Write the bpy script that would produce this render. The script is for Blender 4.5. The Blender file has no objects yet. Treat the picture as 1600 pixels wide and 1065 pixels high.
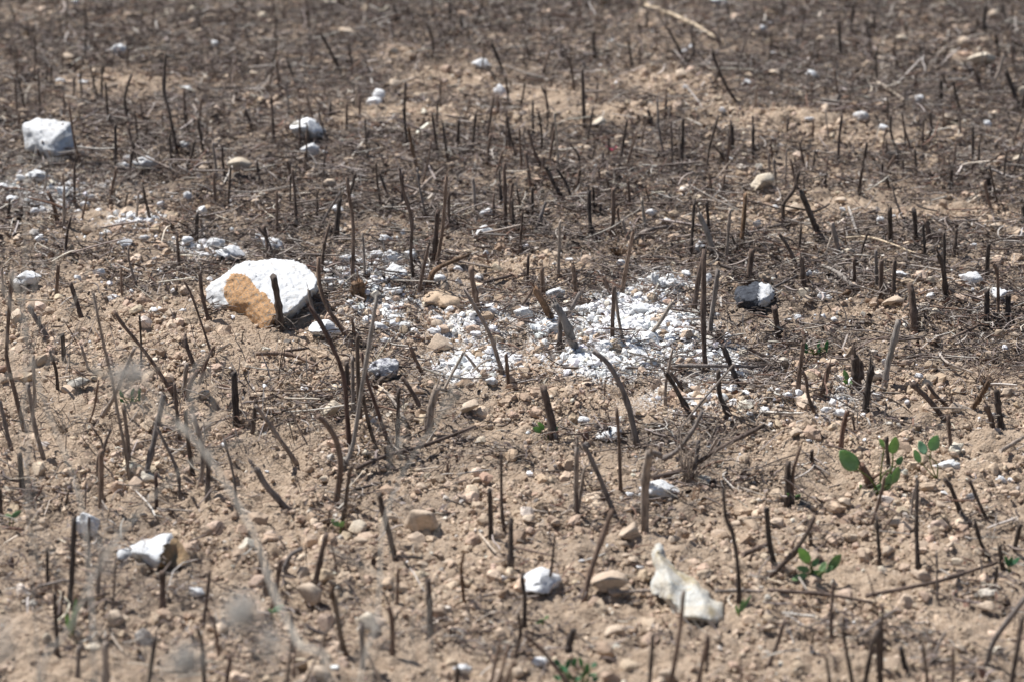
import bpy, math, random
import numpy as np
from mathutils import Vector, geometry
R = math.radians
random.seed(7); RNG = np.random.default_rng(7)
scene = bpy.context.scene
COL = scene.collection

# ------------------------------------------------------------------ camera
CAMH, PITCH, FPX = 1.4, R(19.3), 4667.0
cam = bpy.data.cameras.new('camera'); camo = bpy.data.objects.new('camera', cam); COL.objects.link(camo)
camo.location = (0, 0, CAMH); camo.rotation_euler = (R(90) - PITCH, 0, 0)
cam.sensor_width = 36; cam.lens = 36 * FPX / 1600; cam.clip_start = 0.05; cam.clip_end = 500
cam.dof.use_dof = True; cam.dof.focus_distance = 4.16; cam.dof.aperture_fstop = 5.4; cam.dof.aperture_blades = 9
scene.camera = camo
# ------------------------------------------------------------------ light
SUN_EL, SUN_AZ = R(57), R(33)      # azimuth: degrees behind due left (west = -X), towards +Y
sdir = Vector((-math.cos(SUN_EL) * math.cos(SUN_AZ), math.cos(SUN_EL) * math.sin(SUN_AZ), math.sin(SUN_EL)))
world = bpy.data.worlds.new('World'); scene.world = world; world.use_nodes = True
wn = world.node_tree.nodes; wn.clear()
sky = wn.new('ShaderNodeTexSky'); sky.sky_type = 'NISHITA'; sky.sun_disc = False
sky.sun_elevation = SUN_EL; sky.sun_rotation = math.atan2(sdir.x, sdir.y)
bg = wn.new('ShaderNodeBackground'); bg.inputs[1].default_value = 0.065
wo = wn.new('ShaderNodeOutputWorld')
world.node_tree.links.new(sky.outputs[0], bg.inputs[0]); world.node_tree.links.new(bg.outputs[0], wo.inputs[0])
sl = bpy.data.lights.new('sun', 'SUN'); sl.energy = 5.0; sl.angle = R(0.5); sl.color = (1.0, 0.975, 0.94)
so = bpy.data.objects.new('sun', sl); COL.objects.link(so); so.rotation_euler = (-sdir).to_track_quat('-Z', 'Y').to_euler()
so.location = (0, 0, 5)
scene.view_settings.view_transform = 'Standard'; scene.view_settings.look = 'None'
scene.view_settings.exposure = 0.5; scene.view_settings.gamma = 1.0
scene.cycles.max_bounces = 5; scene.cycles.diffuse_bounces = 3; scene.cycles.glossy_bounces = 2
scene.cycles.transparent_max_bounces = 4
scene.cycles.use_denoising = True
try:
    scene.cycles.denoiser = 'OPENIMAGEDENOISE'; scene.cycles.denoising_input_passes = 'RGB_ALBEDO_NORMAL'
    scene.cycles.denoising_prefilter = 'ACCURATE'
except Exception: pass
scene.render.film_transparent = False

# ------------------------------------------------------------------ noise
def h2(ix, iy, s):
    n = (ix.astype(np.int64) * 374761393 + iy.astype(np.int64) * 668265263 + s * 2147483 + 12345) & 0xffffffff
    n = ((n ^ (n >> 13)) * 1274126177) & 0xffffffff
    n = ((n ^ (n >> 16)) * 2246822519) & 0xffffffff
    return ((n ^ (n >> 15)) & 0xffffff) / float(0x1000000)
def vn2(x, y, s=0):
    ix, iy = np.floor(x), np.floor(y); fx, fy = x - ix, y - iy
    fx = fx * fx * (3 - 2 * fx); fy = fy * fy * (3 - 2 * fy)
    a, b = h2(ix, iy, s), h2(ix + 1, iy, s); c, d = h2(ix, iy + 1, s), h2(ix + 1, iy + 1, s)
    return (a + (b - a) * fx) * (1 - fy) + (c + (d - c) * fx) * fy
def fbm2(x, y, s=0, o=4):
    r, a, t = 0, 1.0, 0
    for k in range(o):
        r = r + a * vn2(x, y, s + k * 17); t += a; a *= .5; x = x * 2.03 + 11.3; y = y * 2.03 - 5.1
    return r / t
def vn3(p, s=0):
    i = np.floor(p); f = p - i; f = f * f * (3 - 2 * f)
    def H(a, b, c): return h2(i[:, 0] + a, i[:, 1] + b + (i[:, 2] + c) * 57, s)
    x, y, z = f[:, 0], f[:, 1], f[:, 2]
    def L(a, b, t): return a + (b - a) * t
    return L(L(L(H(0,0,0), H(1,0,0), x), L(H(0,1,0), H(1,1,0), x), y), L(L(H(0,0,1), H(1,0,1), x), L(H(0,1,1), H(1,1,1), x), y), z)
def fbm3(p, s=0, o=3):
    r, a, t = 0, 1.0, 0
    for k in range(o):
        r = r + a * (vn3(p, s + k * 13) - .5); t += a; a *= .55; p = p * 2.1 + 3.7
    return r / t
def worley(x, y, s=0):
    """dome height: 1 at a cell's seed falling to 0"""
    ix, iy = np.floor(x), np.floor(y); best = np.zeros_like(x)
    for dx in (-1, 0, 1):
        for dy in (-1, 0, 1):
            cx, cy = ix + dx, iy + dy
            px = cx + h2(cx, cy, s); py = cy + h2(cx, cy, s + 1); r = .25 + .55 * h2(cx, cy, s + 2) ** 2
            sx = 1 + .8 * (h2(cx, cy, s + 3) - .5)
            d2 = ((x - px) * sx) ** 2 + (y - py) ** 2
            best = np.maximum(best, np.sqrt(np.maximum(0, r * r - d2)))
    return best
def ss(a, b, x): t = np.clip((x - a) / (b - a), 0, 1); return t * t * (3 - 2 * t)

# ------------------------------------------------------------------ picture ray <-> ground
CP, SP = math.cos(PITCH), math.sin(PITCH)
def raydir(px, py):
    a, b = (px - 800) / FPX, (532.5 - py) / FPX
    return np.array((a, CP + b * SP, -SP + b * CP))
def flat(px, py):
    d = raydir(px, py); t = -CAMH / d[2]; return np.array((d[0] * t, d[1] * t))
def world2px(x, y, z=0):
    dz = z - CAMH; f = y * CP - dz * SP; u = y * SP + dz * CP
    return 800 + FPX * x / f, 532.5 - FPX * u / f
_m = lambda px, py: tuple(flat(px, py))
MOUNDS = [(_m(835, 615), .17, .09, .013), (_m(560, 640), .2, .12, .008), (_m(90, 470), .3, .1, .012), (_m(1000, 505), .16, .10, .006),
          (_m(1280, 195), .35, .05, .014), (_m(950, 190), .3, .05, .012), (_m(900, 880), .25, .08, .010), (_m(120, 930), .2, .08, .010),
          (_m(1270, 660), .2, .08, .010), (_m(250, 560), .18, .07, .012), (_m(600, 1040), .2, .07, .009), (_m(1350, 620), .25, .07, .008)]
def hl(x, y):
    x = np.asarray(x, float); y = np.asarray(y, float)
    h = (fbm2(x * 2.1, y * 2.1, 5, 2) - .5) * .022 + (fbm2(x * 9, y * 9, 9, 3) - .5) * .016
    for (c, rx, ry, a) in MOUNDS: h = h + a * np.exp(-((x - c[0]) / rx) ** 2 - ((y - c[1]) / ry) ** 2)
    return h
def G(px, py):
    """ground point under the picture point"""
    d = raydir(px, py); t = -CAMH / d[2]
    for _ in range(4):
        z = float(hl(d[0] * t, d[1] * t)); t = (z - CAMH) / d[2]
    return Vector((d[0] * t, d[1] * t, z))
def P(px, py, D):
    """point on the picture ray at depth D"""
    d = raydir(px, py); return Vector((d[0] * D, d[1] * D, CAMH + d[2] * D))
def depth(v): return v[1] * CP - (v[2] - CAMH) * SP

BARE = [(940, 188, 120, 17), (1240, 192, 170, 20), (1420, 214, 130, 12), (705, 125, 90, 20), (640, 178, 120, 16), (200, 128, 150, 20), (860, 150, 90, 12),
        (620, 82, 70, 16), (1300, 268, 110, 12), (1480, 330, 120, 16), (1500, 90, 60, 10), (240, 520, 220, 45), (200, 345, 90, 28), (60, 520, 160, 60), (1030, 130, 90, 18),
        (120, 130, 90, 14), (1370, 330, 120, 18), (850, 420, 110, 16), (1330, 490, 90, 10)]
WHITE = [(985, 518, 88, 46, 1.0), (970, 562, 105, 24, .75), (740, 566, 58, 32, .75), (610, 470, 75, 55, .38), (550, 430, 50, 34, .38), (740, 500, 85, 36, .32), (1035, 450, 55, 24, .4),
         (868, 515, 40, 36, .5), (1110, 560, 80, 32, .32), (1100, 620, 120, 40, .22), (220, 350, 60, 18, .35), (80, 300, 110, 35, .25), (330, 395, 50, 16, .4), (1290, 630, 110, 40, .15)]
def ell(px, py, L, soft=1.0):
    r = np.zeros_like(px)
    for e in L:
        q = ((px - e[0]) / e[2]) ** 2 + ((py - e[1]) / e[3]) ** 2
        r = np.maximum(r, np.exp(-q * soft) * (e[4] if len(e) > 4 else 1))
    return r
def masks(x, y):
    px, py = world2px(x, y)
    n = fbm2(x * 11, y * 11, 31, 4); n2 = fbm2(x * 4, y * 4, 77, 3)
    lit = np.interp(py, [-400, 250, 430, 540, 640, 800, 1300], [1, 1, .92, .48, .16, .06, .04])
    lit = lit + np.where((px > 1150) & (py < 640) & (py > 420), .30, 0) - np.where((px < 420) & (py > 330) & (py < 640), .28, 0)
    lit = lit - 1.0 * ell(px, py, BARE) * (.55 + n) - .35 * ell(px, py, [w[:4] for w in WHITE[:4]])
    lit = np.clip(lit + (n - .5) * 1.7 + (n2 - .5) * .9, 0, 1)
    wh = np.clip(ell(px, py, WHITE) * (2.5 * fbm2(x * 34, y * 34, 3, 4) - .18), 0, 1)
    return lit, wh

# ------------------------------------------------------------------ materials
def mat(name, build, rough=.9, spec=.25):
    m = bpy.data.materials.new(name); m.use_nodes = True; nt = m.node_tree; N = nt.nodes; b = N['Principled BSDF']
    b.inputs['Roughness'].default_value = rough; b.inputs['Specular IOR Level'].default_value = spec
    build(nt, N, nt.links.new, b); return m
def noise(N, L, scale, det=6, vec=None, rough=.6):
    n = N.new('ShaderNodeTexNoise'); n.inputs['Scale'].default_value = scale; n.inputs['Detail'].default_value = det; n.inputs['Roughness'].default_value = rough
    if vec is not None: L(vec, n.inputs['Vector'])
    return n.outputs['Fac']
def ramp(N, L, fac, stops):
    r = N.new('ShaderNodeValToRGB'); e = r.color_ramp.elements
    while len(e) < len(stops): e.new(.5)
    for k, (p, c) in enumerate(stops): e[k].position = p; e[k].color = (*c, 1)
    L(fac, r.inputs[0]); return r.outputs[0]
def mix(N, L, fac, a, b, mode='MIX'):
    m = N.new('ShaderNodeMix'); m.data_type = 'RGBA'; m.blend_type = mode
    for s, v in ((0, fac), (6, a), (7, b)):
        if isinstance(v, (int, float)): m.inputs[s].default_value = v
        elif isinstance(v, tuple): m.inputs[s].default_value = (*v, 1)
        else: L(v, m.inputs[s])
    return m.outputs[2]
def math_(N, L, op, a, b=0.0):
    m = N.new('ShaderNodeMath'); m.operation = op
    for s, v in ((0, a), (1, b)):
        if isinstance(v, (int, float)): m.inputs[s].default_value = v
        else: L(v, m.inputs[s])
    return m.outputs[0]
def bump(N, L, b, h, dist, strength=1.0):
    n = N.new('ShaderNodeBump'); n.inputs['Distance'].default_value = dist; n.inputs['Strength'].default_value = strength
    L(h, n.inputs['Height']); L(n.outputs[0], b.inputs['Normal'])
OCS = [1.0]
def oc(N):
    c = N.new('ShaderNodeTexCoord').outputs['Object']
    if OCS[0] == 1.0: return c
    m = N.new('ShaderNodeVectorMath'); m.operation = 'SCALE'; m.inputs['Scale'].default_value = OCS[0]; N.id_data.links.new(c, m.inputs[0])
    # every copy of a shape gets its own patch of the pattern
    a = N.new('ShaderNodeVectorMath'); a.operation = 'ADD'; r = N.new('ShaderNodeObjectInfo').outputs['Random']; N.id_data.links.new(m.outputs[0], a.inputs[0]); N.id_data.links.new(r, a.inputs[1]); return a.outputs[0]
def unit(name, build, s=.012):
    OCS[0] = s; m = mat(name, build); OCS[0] = 1.0; return m
def attr(N, name, out='Fac'):
    a = N.new('ShaderNodeAttribute'); a.attribute_name = name; return a.outputs[out]

SOIL = [(0.2, (.24, .175, .125)), (.45, (.405, .305, .222)), (.6, (.515, .40, .298)), (.85, (.64, .52, .405))]
def b_soil(nt, N, L, b):
    c = oc(N); f = noise(N, L, 70, 8, c, .65)
    col = ramp(N, L, f, SOIL)
    g = noise(N, L, 6, 4, c); col = mix(N, L, math_(N, L, 'MULTIPLY', g, .5), col, (.36, .27, .19))
    org = ramp(N, L, noise(N, L, 260, 6, c, .7), [(.3, (.035, .027, .024)), (.5, (.10, .081, .070)), (.66, (.27, .22, .185))])
    lf = math_(N, L, 'MULTIPLY', attr(N, 'litter'), .92)
    lf = math_(N, L, 'MULTIPLY', lf, ramp(N, L, noise(N, L, 45, 5, c), [(.32, (.25, .25, .25)), (.6, (1, 1, 1))]))
    col = mix(N, L, lf, col, org)
    wf = ramp(N, L, math_(N, L, 'ADD', attr(N, 'white'), math_(N, L, 'MULTIPLY', noise(N, L, 330, 5, c, .7), .9)), [(.55, (0, 0, 0)), (.74, (1, 1, 1))])
    col = mix(N, L, wf, col, (.74, .73, .71)); L(col, b.inputs['Base Color'])
    v1 = N.new('ShaderNodeTexVoronoi'); v1.inputs['Scale'].default_value = 230; v1.inputs['Randomness'].default_value = 1; L(c, v1.inputs['Vector'])
    v2 = N.new('ShaderNodeTexVoronoi'); v2.inputs['Scale'].default_value = 520; L(c, v2.inputs['Vector'])
    h = math_(N, L, 'ADD', math_(N, L, 'MULTIPLY', v1.outputs['Distance'], -.9), math_(N, L, 'MULTIPLY', v2.outputs['Distance'], -.45))
    bump(N, L, b, math_(N, L, 'ADD', h, math_(N, L, 'MULTIPLY', noise(N, L, 420, 6, c, .7), 1.1)), .0030, 1.0)
M_soil = mat('soil', b_soil)
def b_vcol(scale, bd, lo=.75, hi=1.25):
    def f(nt, N, L, b):
        c = oc(N); v = ramp(N, L, noise(N, L, scale, 6, c, .65), [(.3, (lo,) * 3), (.7, (hi,) * 3)])
        L(mix(N, L, 1.0, attr(N, 'col', 'Color'), v, 'MULTIPLY'), b.inputs['Base Color'])
        if bd: bump(N, L, b, noise(N, L, scale * 1.7, 5, c, .7), bd, .9)
    return f
M_clod = mat('clod', b_vcol(240, .0018, .8, 1.2)); M_gran = mat('white_granule', b_vcol(500, .0006, .90, 1.04)); M_litter = mat('litter', b_vcol(160, 0, .6, 1.35), .8)

def b_white(speck=.12, dirt=(.42, .36, .29), base=(.64, .65, .66)):
    def f(nt, N, L, b):
        c = oc(N); r = N.new('ShaderNodeObjectInfo').outputs['Random']
        f1 = noise(N, L, 75, 8, c, .75)
        col = ramp(N, L, f1, [(.31, dirt), (.44, tuple(x * .92 for x in base)), (.55, base)])
        sp = ramp(N, L, noise(N, L, 750, 3, c, .6), [(.30, (.55, .55, .56)), (.38, (1, 1, 1))])
        col = mix(N, L, 1.0, col, sp, 'MULTIPLY')
        col = mix(N, L, math_(N, L, 'MULTIPLY', r, speck), col, (.62, .56, .49)); L(col, b.inputs['Base Color'])
        h = math_(N, L, 'ADD', noise(N, L, 300, 6, c, .7), math_(N, L, 'MULTIPLY', noise(N, L, 900, 3, c), .4)); bump(N, L, b, h, .0022, .9)
    return f
M_white = mat('plaster', b_white()); M_whitepeb = unit('white_pebble', b_white(.18, (.70, .67, .62), (.82, .82, .825)), .010); U_white = unit('white_chunk', b_white(.1, (.66, .62, .56), (.76, .765, .77)), .018)
def b_stone(stops, scale=60, bd=.002, tint=(.55, .42, .30), tf=.5):
    def f(nt, N, L, b):
        c = oc(N); r = N.new('ShaderNodeObjectInfo').outputs['Random']
        col = ramp(N, L, noise(N, L, scale, 8, c, .65), stops)
        col = mix(N, L, math_(N, L, 'MULTIPLY', r, tf), col, tint)
        fine = ramp(N, L, noise(N, L, 600, 4, c), [(.3, (.7, .7, .7)), (.6, (1.08, 1.08, 1.08))])
        L(mix(N, L, 1.0, col, fine, 'MULTIPLY'), b.inputs['Base Color'])
        bump(N, L, b, math_(N, L, 'ADD', noise(N, L, 160, 7, c, .68), math_(N, L, 'MULTIPLY', noise(N, L, 600, 4, c), .35)), bd, .9)
    return f
M_tan = mat('tan_stone', b_stone([(.25, (.24, .17, .11)), (.5, (.42, .31, .215)), (.7, (.54, .43, .31))]))
U_tan = unit('tan_pebble', b_stone([(.25, (.34, .26, .19)), (.5, (.47, .37, .28)), (.7, (.60, .50, .39))], 90, .0016, (.54, .43, .33), .45))
M_pale = unit('pale_stone', b_stone([(.25, (.42, .34, .25)), (.5, (.60, .52, .41)), (.75, (.70, .64, .54))], tint=(.6, .5, .38)))
M_cream = mat('cream_stone', b_stone([(.28, (.36, .32, .25)), (.38, (.52, .43, .27)), (.47, (.65, .59, .49)), (.62, (.66, .66, .62)), (.72, (.56, .45, .27))], 30, .006, (.7, .68, .6), .1))
U_dark = unit('dark_pebble', b_stone([(.3, (.03, .032, .04)), (.5, (.065, .07, .085)), (.72, (.13, .14, .16))], 120, .001), .012)
M_dark = mat('charcoal_stone', b_stone([(.3, (.02, .022, .028)), (.5, (.055, .06, .072)), (.72, (.12, .13, .15))], 120, .003, (.05, .055, .07), .2))
M_speck = unit('speckled_stone', b_stone([(.36, (.06, .06, .07)), (.44, (.22, .22, .25)), (.52, (.48, .48, .50)), (.66, (.62, .61, .58))], 150, .006, (.2, .2, .22), .1))
M_greystone = unit('grey_stone', b_stone([(.3, (.16, .15, .13)), (.5, (.34, .32, .28)), (.7, (.48, .45, .40))], 60, .003, (.4, .36, .3), .4))
M_orange = mat('orange_render', b_stone([(.34, (.16, .16, .15)), (.43, (.33, .26, .19)), (.49, (.48, .27, .13)), (.60, (.56, .33, .165)), (.74, (.60, .46, .30))], 330, .005, (.55, .33, .18), .1))
M_brownface = mat('brown_render', b_stone([(.3, (.20, .14, .09)), (.5, (.34, .24, .14)), (.68, (.45, .27, .14)), (.8, (.42, .36, .27))], 60, .004, (.25, .17, .09), .2))
def b_bark(a, bb, c3):
    def f(nt, N, L, b):
        mp = N.new('ShaderNodeMapping'); mp.inputs['Scale'].default_value = (1, 1, .12); L(oc(N), mp.inputs[0])
        r = N.new('ShaderNodeObjectInfo').outputs['Random']
        f1 = noise(N, L, 300, 7, mp.outputs[0], .75); col = ramp(N, L, f1, [(.30, a), (.47, bb), (.66, c3)])
        big = noise(N, L, 38, 3, oc(N)); col = mix(N, L, ramp(N, L, big, [(.42, (0, 0, 0)), (.62, (.75, .75, .75))]), col, tuple(min(1, x * 1.7 + .03) for x in bb))
        v = ramp(N, L, r, [(0, (.65, .65, .68)), (1, (1.35, 1.25, 1.15))]); L(mix(N, L, 1.0, col, v, 'MULTIPLY'), b.inputs['Base Color'])
        bump(N, L, b, f1, .0022, 1.0)
    return f
BARK = {'k': mat('bark_charred', b_bark((.014, .011, .010), (.055, .042, .035), (.20, .165, .14)), .7),
        'b': mat('bark_brown', b_bark((.028, .020, .016), (.115, .082, .064), (.29, .23, .19)), .8),
        'r': mat('bark_reddish', b_bark((.035, .022, .017), (.11, .066, .050), (.24, .175, .145)), .8),
        'g': mat('bark_grey', b_bark((.06, .05, .043), (.20, .17, .148), (.38, .345, .31)), .85),
        'l': mat('bark_bleached', b_bark((.10, .085, .07), (.30, .265, .225), (.50, .46, .41)), .85),
        't': mat('bark_tawny', b_bark((.035, .02, .012), (.14, .085, .05), (.34, .25, .17)), .85)}
M_straw = mat('straw', b_bark((.22, .18, .13), (.46, .39, .29), (.62, .56, .46)), .7)
def b_leaf(c1, c2):
    def f(nt, N, L, b):
        c = oc(N); r = N.new('ShaderNodeObjectInfo').outputs['Random']
        col = ramp(N, L, noise(N, L, 120, 5, c), [(.3, c1), (.7, c2)])
        v = ramp(N, L, r, [(0, (.8, .85, .85)), (1, (1.25, 1.2, 1.1))]); col = mix(N, L, 1.0, col, v, 'MULTIPLY')
        L(col, b.inputs['Base Color']); bump(N, L, b, noise(N, L, 400, 3, c), .0004)
        t = N.new('ShaderNodeBsdfTranslucent'); L(mix(N, L, 1.0, col, (1.3, 1.5, .6), 'MULTIPLY'), t.inputs['Color'])
        ms = N.new('ShaderNodeMixShader'); ms.inputs[0].default_value = .35
        L(b.outputs[0], ms.inputs[1]); L(t.outputs[0], ms.inputs[2]); L(ms.outputs[0], N['Material Output'].inputs[0])
    return f
M_leaf = mat('leaf', b_leaf((.17, .29, .13), (.28, .40, .22)), .5, .5)
M_leafblue = mat('leaf_bluish', b_leaf((.18, .33, .20), (.28, .44, .28)), .5, .5)
M_leafdark = mat('leaf_dark', b_leaf((.04, .14, .07), (.09, .24, .11)), .5, .4)
M_petiole = mat('petiole', b_leaf((.12, .16, .05), (.2, .2, .08)), .6)
M_wisp = mat('dry_wisp', b_stone([(.3, (.22, .19, .16)), (.6, (.42, .39, .34))], 90, .0002, (.4, .37, .33), .2))
M_fluff = mat('seed_fluff', b_stone([(.3, (.42, .40, .37)), (.6, (.62, .60, .56))], 90, .0002, (.6, .58, .55), .2))
M_pink = mat('petal_red', b_stone([(.3, (.28, .03, .06)), (.7, (.45, .07, .12))], 90, .0006, (.4, .05, .1), .1))

# ------------------------------------------------------------------ object helpers
def new(name, me, m, parent=None, loc=None):
    o = bpy.data.objects.new(name, me); COL.objects.link(o)
    if m is not None and len(me.materials) == 0: me.materials.append(m)
    if parent is not None: o.parent = parent
    if loc is not None: o.location = loc
    return o
def pym(name, V, F, smooth=True):
    me = bpy.data.meshes.new(name); me.from_pydata([tuple(v) for v in V], [], F); me.update()
    if smooth: me.polygons.foreach_set('use_smooth', [True] * len(me.polygons))
    return me
def bigmesh(name, V, T, cols=None, smooth=False):
    me = bpy.data.meshes.new(name); k = T.shape[1]
    me.vertices.add(len(V)); me.vertices.foreach_set('co', V.astype(np.float32).ravel())
    me.loops.add(T.size); me.loops.foreach_set('vertex_index', T.astype(np.int32).ravel())
    me.polygons.add(len(T)); me.polygons.foreach_set('loop_start', np.arange(0, T.size, k, dtype=np.int32))
    me.polygons.foreach_set('use_smooth', np.full(len(T), smooth))
    me.update(calc_edges=True)
    if cols is not None:
        a = me.attributes.new('col', 'FLOAT_COLOR', 'POINT'); c = np.ones((len(V), 4), np.float32); c[:, :3] = cols; a.data.foreach_set('color', c.ravel())
    return me
THINGS = []     # (obj, kind, feature words, px, py)
def tag(o, label, cat, group=None):
    o['label'] = label; o['category'] = cat
    if group: o['group'] = group

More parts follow.
